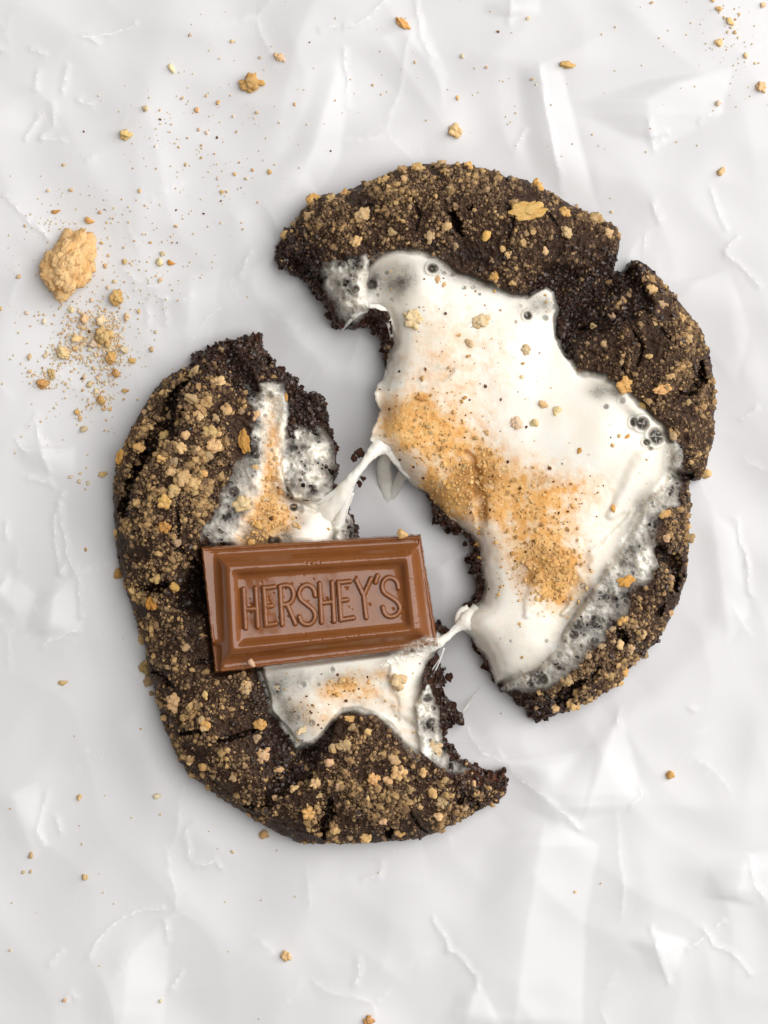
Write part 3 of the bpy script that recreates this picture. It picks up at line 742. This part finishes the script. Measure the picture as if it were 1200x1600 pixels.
fudge(RH, 61, 3600); fudge(LH, 62, 4200)
coat(RH, 7, 8200, 1150, [(700,280,120,40,0,.7),(930,1060,90,35,-35,1.6),(990,1000,40,40,0,.8),(1060,560,50,90,0,.4),(530,320,90,30,-30,.9),(860,300,60,30,20,.6)])
coat(LH, 8, 8200, 2300, [(192,850,24,150,0,1.1),(215,670,20,70,25,.8),(300,680,60,110,10,1.5),(600,1250,110,60,0,1.3),(270,1110,40,60,0,.7),(250,820,50,120,0,.5),(330,1230,60,30,30,.4),(700,1230,60,40,0,.8)])

def marsh_grains(Hh, seed, n, nd, extra):
    X, Y = Hh['X'], Hh['Y']; inside_m = (Hh['sM'] > 2) & (Hh['under'] < .1)
    d = inside_m*(np.clip(Hh['toast']-.12, 0, 1)**1.6 + 0.012 + blobs(X, Y, extra))
    grains("toasted_crumb_dust", n, X, Y, d, Hh['surf'], K_COOKIE, seed, 1.35, 4.2, GOLDS, Hh['root'], .1)
    d2 = inside_m*(np.clip(Hh['toast'], 0, .5)+.025)
    grains("brown_crumb_dust", nd, X, Y, d2, Hh['surf'], K_COOKIE, seed+1, 1.1, 3.0, [(0.10,0.035,0.012),(0.2,0.08,0.03),(0.05,0.02,0.01)], Hh['root'], .1)
marsh_grains(RH, 21, 1500, 170, [(850,890,45,40,0,1.2),(740,740,60,30,20,.4),(690,770,40,20,30,.5)])
marsh_grains(LH, 23, 420, 60, [(415,810,30,50,0,.4)])

# ---- the larger crumbs stuck in the coating, one part each
R_CR = [(566,342,14),(557,382,11),(612,367,8),(671,375,9,14),(697,360,10),(757,373,10),(710,388,6),(770,435,9),(653,263,13),(690,253,10),(633,283,9),(600,283,12),(540,302,10),
 (490,310,13),(517,313,12),(483,338,10),(730,277,8),(783,390,9),(793,403,8),(733,258,9),(880,333,12),(883,367,12),(824,334,37,17,-14),(850,395,9),(840,290,14),(933,343,15),(903,318,6),(1017,453,10),
 (1033,477,7,12,90),(953,493,7),(1020,507,9),(973,603,15),(1030,610,17,9,-20),(1073,530,9),(967,567,7),(927,510,6),(1000,635,10),(1110,740,10),(1035,803,10),(975,908,15,10,-18),(1087,842,8),
 (1038,840,9),(1047,682,9),(1072,630,6),(1047,903,7),(1002,990,8),(990,976,7),(976,1050,9),(954,1056,8),(984,1012,9),(938,1008,8),(886,1060,11),(896,1102,12),(970,968,9),(966,1008,9),
 (954,982,6),(916,1022,8),(972,1068,7),(930,1090,7),(954,998,6),(460,350,8),(445,365,8),(575,290,8),(625,262,7),(805,280,8),(950,365,9),(1095,650,6),(1105,700,7),(1060,460,6),(1090,510,7),
 (1010,560,6),(1045,590,6),(940,540,6),(905,560,5),(760,300,6),(820,370,6),(700,300,6),(590,325,7),(640,330,6),(1060,840,6),(1050,960,7),(1035,985,7),(1010,1025,8),(868,1108,8),(915,1098,6),(990,1035,7)]
L_CR = [(261,684,15),(305,625,18,10,20),(305,582,14,9),(283,602,14,8,-30),(342,598,13),(218,700,11),(191,715,14),(258,717,11),(287,701,12),(293,683,10),(332,675,13),(337,697,14),(328,712,10),
 (345,714,11),(313,705,8),(290,748,16),(307,757,12),(262,650,9),(357,642,9),(340,655,8),(277,722,8),(270,738,9),(320,742,9),(225,644,6),(280,662,9),(315,653,8),(384,691,22,11,75),(401,650,9),
 (356,642,10),(379,644,6),(261,823,12),(280,847,8),(298,868,8),(180,898,10),(240,942,15),(329,772,8),(310,768,9),(275,768,14),(260,785,12),(180,832,7),(210,933,8),(217,785,8),(275,917,9),
 (247,903,9),(315,802,7),(273,1097,17),(323,1085,9),(385,1072,12),(231,997,7),(219,1002,10),(224,1047,14),(227,1067,11),(232,1087,5),(292,1010,8),(239,1033,7),(257,1122,9),(322,1132,9),(317,1120,8),
 (265,1042,6),(411,1178,16),(436,1200,10),(403,1151,8),(408,1129,12),(460,1231,9),(432,1247,8),(483,1268,15),(493,1221,11),(366,1212,8),(319,1198,9),(298,1186,9),(483,1200,9),(411,1254,7),
 (324,1130,10),(515,1189,9),(549,1121,12,6,0),(552,1135,8),(539,1163,18,12,35),(575,1141,7),(616,1185,10),(585,1212,12),(622,1202,14),(739,1226,10,6,80),(690,1250,13),(571,1308,12),(690,1298,9),
 (545,1308,8),(675,1233,10),(694,1216,8),(627,1304,9),(684,1273,9),(607,1216,9),(661,1202,8),(520,1165,8),(500,1240,8),(640,1230,8),(655,1255,7),(600,1280,7),(725,1262,7),(560,1265,7),(530,1225,8)]
def cookie_crumbs(Hh, L, bright):
    for c in L:
        x, y, r = c[:3]; ry = c[3] if len(c) > 3 else None; rot = c[4] if len(c) > 4 else None
        z = float(Hh['surf'](x, y)); big = r >= 9
        col = crng.choice([TAN, TAN, GOLD, (0.60,0.43,0.23)] if big else [TAN, DUSTY, DUSTY, (0.5,0.36,0.2)])
        if (x, y) in bright: col = bright[(x, y)]
        rr = r*1.08
        put_crumb(x, y, z+rr*.18, rr, ry, rot, col, Hh['root'], K_COOKIE, hz=(min(rr, ry or rr))*.62)
cookie_crumbs(RH, R_CR, {(824,334): (0.84,0.55,0.24), (975,908): ORNG, (1035,803): (0.66,0.40,0.16), (973,603): GOLD})
cookie_crumbs(LH, L_CR, {(240,942): (0.60,0.30,0.06), (261,823): (0.68,0.36,0.12), (384,691): (0.62,0.34,0.09), (191,715): (0.60,0.33,0.10)})
# crumbs stuck on the marshmallow
for x, y, r, ry, col in [(647,502,21,17,PALE),(750,505,15,16,PALE),(732,537,8,8,PALE),(820,548,11,9,PALE),(657,623,11,8,ORNG),(805,663,13,12,PALE),(833,663,8,8,PALE),(760,677,5,5,TAN),(847,633,7,9,TAN),
        (868,643,9,8,PALE),(977,683,6,3,ORNG),(902,705,4,6,ORNG),(955,795,8,5,ORNG),(752,873,9,8,GOLD),(747,850,5,8,GOLD),(683,440,8,7,TAN),(770,436,7,5,TAN),(693,447,6,4,TAN),(840,900,10,9,GOLD),(865,880,9,8,GOLD),(870,915,11,8,GOLD),(825,880,8,7,GOLD),(850,860,8,7,GOLD),(880,890,9,8,GOLD),(848,930,8,7,GOLD),(700,760,7,6,GOLD),(720,775,6,5,GOLD)]:
    put_crumb(x, y, float(RH['surf'](x, y))+r*.1, r, ry, None, col, RH['root'], K_COOKIE, hz=min(r, ry)*.55)
for x, y, r, ry, col in [(380,787,18,14,PALE),(678,1169,16,17,PALE),(622,1063,17,16,PALE),(393,850,10,8,GOLD),(415,780,8,7,PALE),(405,820,8,7,GOLD),(472,1140,7,12,PALE),(535,1062,7,6,TAN),(400,730,6,6,TAN),(447,622,6,7,ORNG),(430,810,5,4,ORNG),(433,1073,6,5,PALE)]:
    put_crumb(x, y, float(LH['surf'](x, y))+r*.25, r, ry, None, col, LH['root'], K_COOKIE, hz=min(r, ry)*.7)

# ---- marshmallow strands
Rr, Lr = RH['root'], LH['root']
strand("marshmallow_string", [(470,822,34,20),(500,806,58,21),(524,784,76,15),(545,754,88,9),(560,736,90,6.5),(574,718,90,7),(586,704,86,11),(600,692,78,17),(622,680,66,20)], K_COOKIE, Lr, seed=3, wob=.22)
strand("marshmallow_string", [(478,792,58,4),(496,785,72,4),(515,776,80,5),(534,762,86,5),(552,745,90,4)], K_COOKIE, Lr, seed=31, wob=.25)
strand("marshmallow_string", [(505,850,54,7),(524,826,64,7),(536,796,76,6),(548,765,84,4),(560,740,88,3)], K_COOKIE, Lr, seed=32, wob=.25)
strand("marshmallow_string", [(528,858,50,4),(531,835,56,3.2),(538,806,66,3),(552,770,80,2)], K_COOKIE, Lr, seed=33, wob=.25)
strand("marshmallow_string", [(582,712,88,2.5),(604,706,80,5),(622,722,68,7),(644,744,58,8)], K_COOKIE, Lr, seed=35, wob=.25)
strand("marshmallow_string", [(458,784,66,3),(446,760,66,3),(443,735,66,2.5),(452,700,64,2.5),(466,684,62,3)], K_COOKIE, Lr, seed=36, wob=.25, film=.85)
strand("marshmallow_string", [(690,1006,78,2),(700,990,80,1.5),(712,976,78,1.5),(726,962,74,3)], K_COOKIE, Lr, seed=37, wob=.25)
strand("marshmallow_string", [(640,1016,70,9),(676,1008,80,9),(694,998,80,6.5),(708,987,78,5),(718,978,77,8),(730,971,76,16),(748,965,66,22)], K_COOKIE, Lr, seed=5, wob=.16)
strand("marshmallow_string", [(722,985,70,6),(716,970,72,6),(720,957,72,6),(732,952,70,8)], K_COOKIE, Rr, seed=6)
strand("marshmallow_string", [(534,514,34,2),(542,506,60,2.5),(552,495,74,4.5),(572,483,84,6),(594,485,86,7),(607,500,80,6),(613,520,68,5),(613,538,50,3)], K_COOKIE, Rr, seed=7, wob=.15)
strand("marshmallow_string", [(655,1130,60,4),(657,1105,62,2),(668,1072,66,1.2),(684,1040,72,1),(694,1012,76,1.5)], K_COOKIE, Lr, seed=8)
strand("marshmallow_string", [(650,1085,70,3),(660,1068,66,1.4),(676,1046,66,1),(690,1025,70,1)], K_COOKIE, Lr, seed=9)
strand("marshmallow_string", [(724,1116,20,1.2),(733,1104,16,2.2),(742,1090,8,.7),(752,1078,4,.5)], K_COOKIE, Lr, seed=10, film=.6)
strand("marshmallow_string", [(438,668,66,1),(452,673,72,.7),(466,680,66,.7)], K_COOKIE, Lr, seed=11)
strand("marshmallow_string", [(462,715,72,1.5),(485,722,76,2),(503,731,66,1.2)], K_COOKIE, Lr, seed=12)
strand("marshmallow_string", [(358,752,104,3),(370,748,106,4),(362,765,103,3.5),(360,800,98,3)], K_COOKIE, Lr, seed=13, film=.75)
for a in ([(990,655,94,.8),(993,670,95,.6)],[(1004,658,95,.7),(1000,672,95,.7)],[(1010,683,95,.8),(1022,682,96,.6),(1034,684,95,.8)],[(1021,672,95,.6),(1024,695,95,.6)]):
    strand("marshmallow_string", a, K_COOKIE, Rr, seed=14, film=.8)
strand("marshmallow_drip", [(606,706,66,9),(600,728,40,11),(602,752,14,11),(606,776,7,7),(607,794,5,3)], K_COOKIE, Rr, seed=15, film=.62, wob=.2, flat_=.5)
strand("marshmallow_drip", [(632,738,46,9),(622,755,18,8),(615,772,8,6),(608,786,5,3)], K_COOKIE, Rr, seed=16, film=.5, wob=.2, flat_=.5)

# ---- bits of torn dough that hang on the edges
def dough_bits(Hh, L, seed):
    rng = random.Random(seed)
    for i, (x, y, z, r) in enumerate(L):
        me = rock("dough_crumb", seed+i, 3, 12, (.2,.42), .85, .10)
        n = len(me.vertices); me.materials.clear(); me.materials.append(M_DOUGH)
        for nm, v in (("wet", .25), ("red", .85), ("dust", 0.0)):
            a = me.attributes.new(nm, 'FLOAT', 'POINT'); a.data.foreach_set("value", np.full(n, v, np.float32))
        o = link("dough_crumb", me, None, Hh['root'])
        wx, wy, wz = world(x, y, z, K_COOKIE); o.location = (float(wx), float(wy), float(wz))
        o.scale = (r*S, r*S*rng.uniform(.7, 1.1), r*S*.8); o.rotation_euler = (rng.uniform(-.4,.4), rng.uniform(-.4,.4), rng.uniform(0,6))
dough_bits(LH, [(561,708,82,10),(553,716,80,7),(568,748,78,7),(562,756,72,6),(722,1132,14,8),(708,1104,30,9),(716,1120,24,9),(790,1207,14,6),(404,524,20,8),(458,592,30,9),(500,620,24,9),(437,575,30,8),(470,606,34,8),(522,700,34,7),(702,1060,40,9),(695,1170,30,7),(745,1200,22,8),(768,1212,20,7),(690,985,60,9)], 900)
dough_bits(RH, [(437,412,30,8),(524,505,20,9),(514,490,34,9),(500,463,40,9),(681,813,28,9),(700,829,24,8),(733,877,24,9),(737,895,20,7),(731,950,40,9),(598,545,30,8),(602,520,40,8),(745,1012,30,8),(760,1045,24,8),(812,1100,24,10),(840,1124,14,9),(580,505,40,8),(728,850,30,7)], 950)

# ------------------------------------------------------------------ the chocolate piece
ZC = 110
K_CHOC = kfac(ZC)
def c7(a, b): return 290+a/2.857, 800+b/2.857       # photo position from the enlarged tracing of the bar
def sdq(A, B, q):
    q = np.array(q, float); r = np.full(A.shape, 1e9)
    for i in range(4):
        (ax, ay), (bx, by) = q[i], q[(i+1) % 4]; L = math.hypot(bx-ax, by-ay)
        r = np.minimum(r, ((bx-ax)*(B-ay)-(by-ay)*(A-ax))/L)
    return r
LET = [  # strokes of the moulded lettering, letter by letter
 [[(262,342),(272,515)],[(316,338),(326,510)],[(268,432),(322,428)]],
 [[(352,335),(362,503)],[(352,338),(400,332)],[(357,420),(388,416)],[(362,503),(405,496)]],
 [[(424,330),(434,500)],[(424,330),(456,325),(476,338),(484,365),(478,392),(460,408),(430,412)],[(455,410),(475,455),(492,496)]],
 [[(580,372),(574,345),(556,327),(535,325),(516,340),(508,365),(516,388),(540,408),(566,430),(579,455),(574,482),(556,497),(535,498),(517,486),(509,466)]],
 [[(600,318),(608,490)],[(655,312),(664,485)],[(605,405),(659,398)]],
 [[(682,312),(694,480)],[(682,314),(735,308)],[(688,395),(722,390)],[(694,479),(750,470)]],
 [[(762,303),(795,372)],[(828,297),(795,372)],[(795,372),(806,470)]],
 [[(857,284),(848,312)]],
 [[(950,338),(944,312),(926,295),(904,292),(884,307),(877,335),(888,360),(915,378),(944,400),(957,425),(950,448),(930,463),(906,464),(888,450),(880,425)]],
]
def build_choc():
    root = thing("chocolate_piece", "rectangular milk chocolate piece with raised lettering lying across the left cookie half", "chocolate")
    A, B = np.meshgrid(np.arange(52, 1150, 2.1), np.arange(80, 740, 2.1))
    Q0 = [(70,155),(1050,100),(1130,600),(130,720)]
    Q1 = [(188,238),(1002,192),(1042,528),(208,618)]
    Q3 = [(238,285),(958,236),(985,500),(252,571)]
    ja = A+3.5*fbm(A/34, B/34, 1, 3); jb = B+3.5*fbm(A/34, B/34, 2, 3)
    d0 = sdq(ja, jb, Q0); d1 = sdq(A, B, Q1); d3 = sdq(A, B, Q3)
    # broken foot of the lower left corner
    foot = smooth(12, -12, A-(112+.35*(B-590)))*smooth(575, 605, B)
    foot = np.maximum(foot, smooth(8, -8, sdq(A, B, [(150,560),(1200,480),(1200,760),(160,760)]))*smooth(575,600,B)*smooth(165,150,A))
    r4 = 14.0
    hf, hr, hp = 116.0, 172.0, 142.0
    H = hf + (hr-hf)*smooth(-52, 8, d1) - (hr-hp)*smooth(-26, 6, d3)
    # the flange dips a little, pillow edges
    H += 6*smooth(26, 6, d0)*smooth(-10, -60, d1) - 5*np.exp(-((d1+58)/14)**2)
    H -= 40*foot
    H *= 0.30+0.70*prof((d0+1)/r4)
    H += 2.6*fbm(A/160, B/160, 5, 3) + .7*fbm(A/20, B/20, 6, 3)*smooth(70, 0, d0)
    H += 2.5*(((A-610)/380)**2)*-1*smooth(0, 30, d3)
    H = np.where(d0 > 22, blur(H, 4), H)
    # nicks and air bubbles
    for x, y, r in [(295,410,5),(290,445,5),(925,432,5),(352,690,5),(993,178,4),(372,378,4),(375,395,5),(716,340,6),(760,290,4),(630,385,5),(665,368,4),(720,560,4),(905,290,4),(968,425,6),(560,230,5),(540,225,4),(600,222,4),(395,360,3),(610,385,4),(820,412,5),(420,470,3)]:
        H -= 4.5*np.exp(-(np.hypot(A-x, B-y)/r)**2)
    rng = np.random.RandomState(3)
    for x, y in rng.uniform((250,250),(980,560),(22,2)): H -= 1.6*np.exp(-(np.hypot(A-x, B-y)/rng.uniform(2.5,6))**2)
    n = fbm(A/26, B/14, 12, 3); H -= 1.0*smooth(.12,.4,n)*np.exp(-((d1-8)/16)**2)*smooth(300,700,A)   # scuffs on the rim
    px, py = c7(A, B)
    zz = choc_base(px, py) + H/2.857
    mask = d0 > -2.5
    zz = np.where(d0 > 0, zz, choc_base(px, py)-3)
    link("chocolate_slab", field_mesh("chocolate_slab", px, py, zz, mask, K_CHOC), M_CHOC, root)
    # each letter stands proud of the panel
    for st in LET:
        xs = [p[0] for s in st for p in s]; ys = [p[1] for s in st for p in s]
        a, b = np.meshgrid(np.arange(min(xs)-18, max(xs)+18, 1.7), np.arange(min(ys)-18, max(ys)+18, 1.7))
        d = np.full(a.shape, 1e9)
        for s in st:
            smooth_s = [tuple(p) for p in (catmull([(x, y) for x, y in s], 4) if len(s) > 2 and len(s) > 3 else s)]
            d = np.minimum(d, dist_poly(a+1.2*fbm(a/12, b/12, 3, 2), b, smooth_s)[0])
        wdt = 12.6
        h = hp + 2.0*((a-610)/380)**2*-1 + 17*prof((wdt-d)/10.5) - 1.5 + 2.6*fbm(a/160, b/160, 5, 3)
        x, y = c7(a, b)
        link("letter", field_mesh("letter", x, y, choc_base(x, y)+h/2.857, d < wdt+1.5, K_CHOC), M_CHOC, root)
    return root
CH = build_choc()

# thin web of marshmallow pulled over the chocolate's lower right corner
def smear():
    X, Y = grid(575, 972, 706, 1052, 1.1)
    poly = [(588,1042),(604,1026),(628,1008),(655,996),(676,989),(690,990),(693,1008),(676,1020),(640,1034),(610,1046)]
    s = sd_poly(X+4*fbm(X/14, Y/14, 1, 3), Y+4*fbm(X/14, Y/14, 2, 3), poly)
    f1, f2, fid = worley(X/11, Y/11, 5)
    nn = fbm(X/26, Y/12, 7, 3); al = smooth(-2, 10, s)*(0.42+.9*nn+.22*smooth(.14, .0, f2-f1)-.35*smooth(.4,.25,f1)*(fid>.55)+.5*smooth(1016,1036,Y+.15*(X-640)))
    al = np.clip(al, 0, .95)
    z = choc_base(X, Y)+ lerp(44, 58, smooth(1030, 1000, Y+.12*(X-640))) + 2.5*smooth(.3,0,f2-f1)
    zero = np.zeros(X.shape)
    link("marshmallow_smear", field_mesh("marshmallow_smear", X, Y, z, s > -3, K_CHOC, {"film": al, "toast": zero, "burn": zero}), M_MARSH, LH['root'])
smear()

def crumb_thing(px, py, z, rx, ry, rot, col, label, group=None, k=1.0, me=None, hz=None):
    o = put_crumb(px, py, z, rx, ry, rot, col, None, k, me, hz)
    return tag(o, label, "crumb", group)
crumb_thing(628, 834, choc_base(628,834)+48, 10, 9, 20, TAN, "tan graham crumb perched on the top edge of the chocolate piece", k=K_CHOC)
crumb_thing(394, 1034, choc_base(394,1034)+52, 8, 6, 50, (0.62,0.42,0.30), "pale pinkish crumb on the lower edge of the chocolate piece", k=K_CHOC)

# ------------------------------------------------------------------ loose crumbs on the paper
big = rock("graham_crumb", 77, 6, 170, (.10,.22), .8, .028, .66, .74)
def on_paper(x, y, r): return paper_h(x, y)+r*.45
o = crumb_thing(112, 414, on_paper(112,414,40), 63, 49, 118, (0.90,0.63,0.29), "largest loose graham crumb, a big golden lump lying left of the cookie", me=big, hz=42)
SINGLE = [(392,130,24,18,0,(0.62,0.40,0.17),"rounded golden crumb near the top edge, second largest of the loose crumbs"),
 (197,211,12,11,0,TAN,"small round tan crumb alone on bare paper above the largest loose crumb"),
 (630,38,18,7,40,(0.68,0.37,0.14),"orange slanted sliver of crumb near the top edge, above the right half"),
 (437,90,13,7,40,TAN,"narrow broken crumb just up and right of the rounded golden crumb"),
 (710,206,14,12,60,(0.70,0.50,0.26),"blocky pale crumb just above the top rim of the right half"),
 (885,103,15,8,5,(0.70,0.50,0.22),"flat yellowish crumb at the head of a long bright paper fold"),
 (268,107,10,5,60,PALE,"small pale upright sliver of crumb left of the rounded golden crumb"),
 (1125,270,9,6,-30,TAN,"lone slanted crumb right of the right half's top, near the right edge"),
 (1188,138,12,9,70,TAN,"tan crumb cut close to the right edge of the picture, near its top"),
 (448,1492,11,10,0,(0.70,0.48,0.24),"lone round pale crumb on the paper below the left half"),
 (576,1592,11,10,0,(0.70,0.40,0.17),"round orange crumb at the bottom edge of the picture"),
 (1047,1210,8,8,0,(0.70,0.42,0.14),"lone orange crumb right of the cookie, below the right half"),
 (413,1304,9,8,0,(0.62,0.40,0.18),"crumb touching the lower rim of the left half"),
 (162,741,9,8,0,TAN,"crumb just left of the left half's rim beside four tiny ones"),
 (183,467,17,13,60,(0.66,0.44,0.20),"wedge shaped crumb just below and right of the largest loose crumb"),
 (165,525,20,17,70,(0.68,0.47,0.22),"broad flat crumb heading the heap below the largest loose crumb"),
 (174,560,13,10,60,(0.68,0.42,0.16),"orange flattened crumb below the broad flat crumb in the heap"),
 (181,584,8,8,0,(0.66,0.40,0.15),"small round crumb at the lower end of the heap"),
 (67,600,11,10,0,(0.60,0.33,0.12),"reddish brown round crumb at the left edge of the crumb heap"),
 (82,585,12,7,60,(0.70,0.52,0.26),"pale yellow crumb leaning on the reddish brown round crumb"),
 (157,626,10,9,0,(0.62,0.40,0.16),"lowest golden crumb of the heap left of the left half"),
 (100,551,14,11,30,(0.74,0.58,0.34),"pale powdery crumb at the left of the crumb heap"),
 (140,345,9,6,20,(0.70,0.42,0.17),"orange crumb just above the largest loose crumb"),
 (87,331,9,4,-10,(0.60,0.32,0.12),"flat brown orange chip up and left of the largest loose crumb"),
 (1140,37,10,8,60,TAN,"largest crumb of the sprinkle in the upper right corner"),
 (1122,68,8,7,60,TAN,"crumb below and left of the largest one in the upper right corner"),
 (99,1066,9,5,-10,(0.72,0.55,0.30),"lone flat yellowish crumb far left of the chocolate, beyond the rim"),
 (207,564,9,5,0,(0.66,0.42,0.18),"flat tan chip right of the orange flattened crumb in the heap"),
 (249,411,7,8,0,(0.78,0.66,0.40),"pale yellow round crumb right of the largest loose crumb"),
 (267,411,7,5,20,(0.58,0.27,0.08),"dark orange crumb touching the pale yellow round one"),
]
for x, y, rx, ry, rot, col, lab in SINGLE:
    crumb_thing(x, y, on_paper(x, y, min(rx, ry)), rx, ry, rot, tuple(min(.9, v*1.2) for v in col), lab)
NEAR = {0:"rounded golden crumb",1:"small round upper left crumb",2:"orange slanted sliver",4:"blocky pale crumb",5:"flat yellowish crumb on the fold",
 8:"crumb cut by the right edge",14:"broken pair",15:"broad flat crumb of the heap",16:"orange flattened crumb of the heap",18:"reddish brown crumb",20:"lowest crumb of the heap",21:"pale powdery crumb",22:"orange crumb above the largest",
 24:"largest upper right crumb",25:"second upper right crumb",28:"pale yellow crumb",13:"crumb at the left rim",9:"lone round lower crumb",12:"crumb at the lower rim",26:"lone yellowish far left crumb"}
NEAR[14] = "wedge shaped crumb"; ANCH = [(SINGLE[i][0], SINGLE[i][1], n) for i, n in NEAR.items()]+[(112,414,"largest loose crumb")]
USED = set(); DIRS = ["right of","above and right of","above","above and left of","left of","below and left of","below","below and right of"]
def sprinkle(L, label, group):
    for c in L:
        x, y, r = c[:3]; cols = [((0.86,0.62,0.36),"tan"), ((0.90,0.76,0.54),"pale"), ((0.84,0.6,0.34),"tan"), ((0.90,0.78,0.56),"pale"), ((0.84,0.55,0.25),"golden")]
        col, cn = crng.choice(cols)
        if len(c) > 3: col = c[3]; cn = "dark brown" if col == BRWN else "pale yellow"
        sz = "speck" if r < 3.5 else "tiny crumb" if r < 5.5 else "small crumb"
        lab = None
        for ax, ay, an in sorted(ANCH, key=lambda a: (a[0]-x)**2+(a[1]-y)**2)[:4]:
            dx, dy = x-ax, y-ay; a = math.degrees(math.atan2(-dy, dx)) % 360; d = math.hypot(dx, dy)
            dr = DIRS[int((a+22.5)//45) % 8]; far = "just" if d < 45 else "a little" if d < 90 else "well" if d < 170 else "far"
            lab = f"{cn} {sz} {far} {dr} the {an}"
            if lab not in USED: break
        USED.add(lab)
        crumb_thing(x, y, on_paper(x, y, r), r, r*crng.uniform(.7,1), None, col, lab, group)
sprinkle([(1112,2,5),(1122,16,6),(1146,52,4),(1164,89,6),(1179,101,3),(1121,163,6),(1191,9,6),(1154,24,3),(1135,52,3),(1018,5,4),(1142,45,4),(1152,60,3),(1130,30,3),(1102,70,2)], "tiny tan crumb sprinkled in the upper right corner of the paper", "tiny crumbs in the upper right corner")
sprinkle([(824,31,5),(962,44,3),(831,126,4),(955,331,3),(407,91,4),(648,98,3),(582,133,3),(778,51,3,BRWN),(723,90,5),(759,107,4),(714,153,5),(460,164,4),(437,192,3),(517,237,2,BRWN),(402,176,4),(484,68,2,BRWN),(800,52,2),(940,55,2)], "tiny crumb scattered on the paper above the right half", "tiny crumbs above the right half")
sprinkle([(298,56,4),(363,66,4),(343,92,3),(228,171,6),(308,172,5),(365,182,3),(340,215,3,BRWN),(315,228,3),(315,247,3),(290,257,4),(367,273,4),(386,279,4),(395,266,3),(347,300,4),(218,299,5),(319,334,3,BRWN),(277,380,2,BRWN),(250,172,3),(251,187,3,BRWN),(285,153,4),(322,150,3),(340,160,5),(323,208,4),(310,203,3),(243,230,3),(280,230,3),(276,354,4),(275,295,2),(346,315,2,BRWN),(355,300,3),(340,280,3),(131,206,2,BRWN),(276,329,2,BRWN),(421,270,5),(245,520,4)], "tiny crumb scattered on the paper in the upper left, above the left half", "tiny crumbs in the upper left")
sprinkle([(180,441,4),(199,495,6),(217,487,5),(196,409,6),(166,416,5),(255,397,6),(251,439,6,PALE),(236,379,4),(225,366,3),(31,434,5),(42,490,5),(70,502,6),(47,559,7),(72,556,6),(120,530,10),(132,500,9),(157,502,10),(195,547,8),(237,546,6),(141,519,4,BRWN),(149,555,4),(140,601,6),(152,591,5),(195,611,5),(121,644,6),(172,639,4),(132,589,4),(2,482,5),(112,485,6),(147,537,8),(157,333,4),(40,354,3),(112,297,5),(75,299,4),(100,259,4),(160,380,4),(194,387,3),(205,412,3),(170,400,3),(143,470,4),(168,450,4),(130,515,5),(118,545,6),(140,545,5),(155,540,6),(190,565,4),(48,580,5),(103,600,4),(165,600,3),(130,610,3),(145,575,4),(175,520,6),(186,540,5),(125,655,4),(98,520,4),(62,492,3),(150,612,5),(162,640,4),(137,540,3,BRWN)], "tiny crumb strewn round the largest loose crumb on the left", "tiny crumbs round the largest loose crumb")
sprinkle([(131,670,7),(125,652,4),(111,746,5),(125,740,4),(124,752,4),(138,756,5),(135,859,4),(121,643,4),(133,764,3)], "tiny crumb on the paper just left of the left half's rim", "tiny crumbs left of the left half")
sprinkle([(125,1245,6),(246,1243,7),(364,1330,5),(49,1336,6),(49,1362,4),(37,1362,4),(134,1369,6),(221,1138,3),(251,1563,4),(18,1483,4),(102,1560,5),(129,1318,3),(157,1507,2),(898,1392,3)], "tiny crumb lying alone on the paper in the lower part of the picture", "tiny crumbs in the lower part")
# powder too fine to count
def powder():
    rng = np.random.RandomState(5); P = []
    for cx, cy, sx, sy, n in [(150,540,38,45,420),(168,535,11,28,420),(135,515,18,20,200),(104,552,14,9,160),(70,592,12,10,90),(157,628,9,9,80),(110,430,70,90,200),(310,220,60,70,160),(1140,70,45,60,90),(100,640,60,40,60),(600,120,180,80,50),(240,400,45,50,90),(120,345,40,20,60),(300,1350,200,120,40),(900,150,150,100,40)]:
        P += [(cx+rng.normal()*sx, cy+rng.normal()*sy) for _ in range(n)]
    v, f = ICO[1]; co = []; F = []; col = []
    for x, y in P:
        if x < -30 or y < -30 or x > 1230 or y > 1630 or inside(np.array([x]), np.array([y]), L_RIM+L_TORN)[0]: continue
        r = rng.uniform(.5, 1.9)*(1.25 if 60 < x < 200 and 480 < y < 640 else 1); z = paper_h(x, y)+r*.5
        q = v*(1+rng.uniform(-.35,.35,(len(v),1)))*r
        wx, wy, wz = world(x+q[:,0], y+q[:,1], z+q[:,2]*.7, 1.0)
        F.append(f[:, ::-1]+len(co)*len(v)); co.append(np.stack([wx, wy, wz], 1))
        c = np.array([PALE, TAN, (0.86,0.76,0.56), (0.66,0.40,0.22), BRWN][rng.choice(5, p=[.36,.24,.32,.07,.01])]); col.append(np.repeat(c[None], len(v), 0))
    o = link("crumb_powder", new_mesh("crumb_powder", np.vstack(co), np.vstack(F), {"col": np.vstack(col)}, False), M_GRAIN)
    tag(o, "fine pale graham powder dusted over the paper", "crumb powder", None, "stuff")
powder()
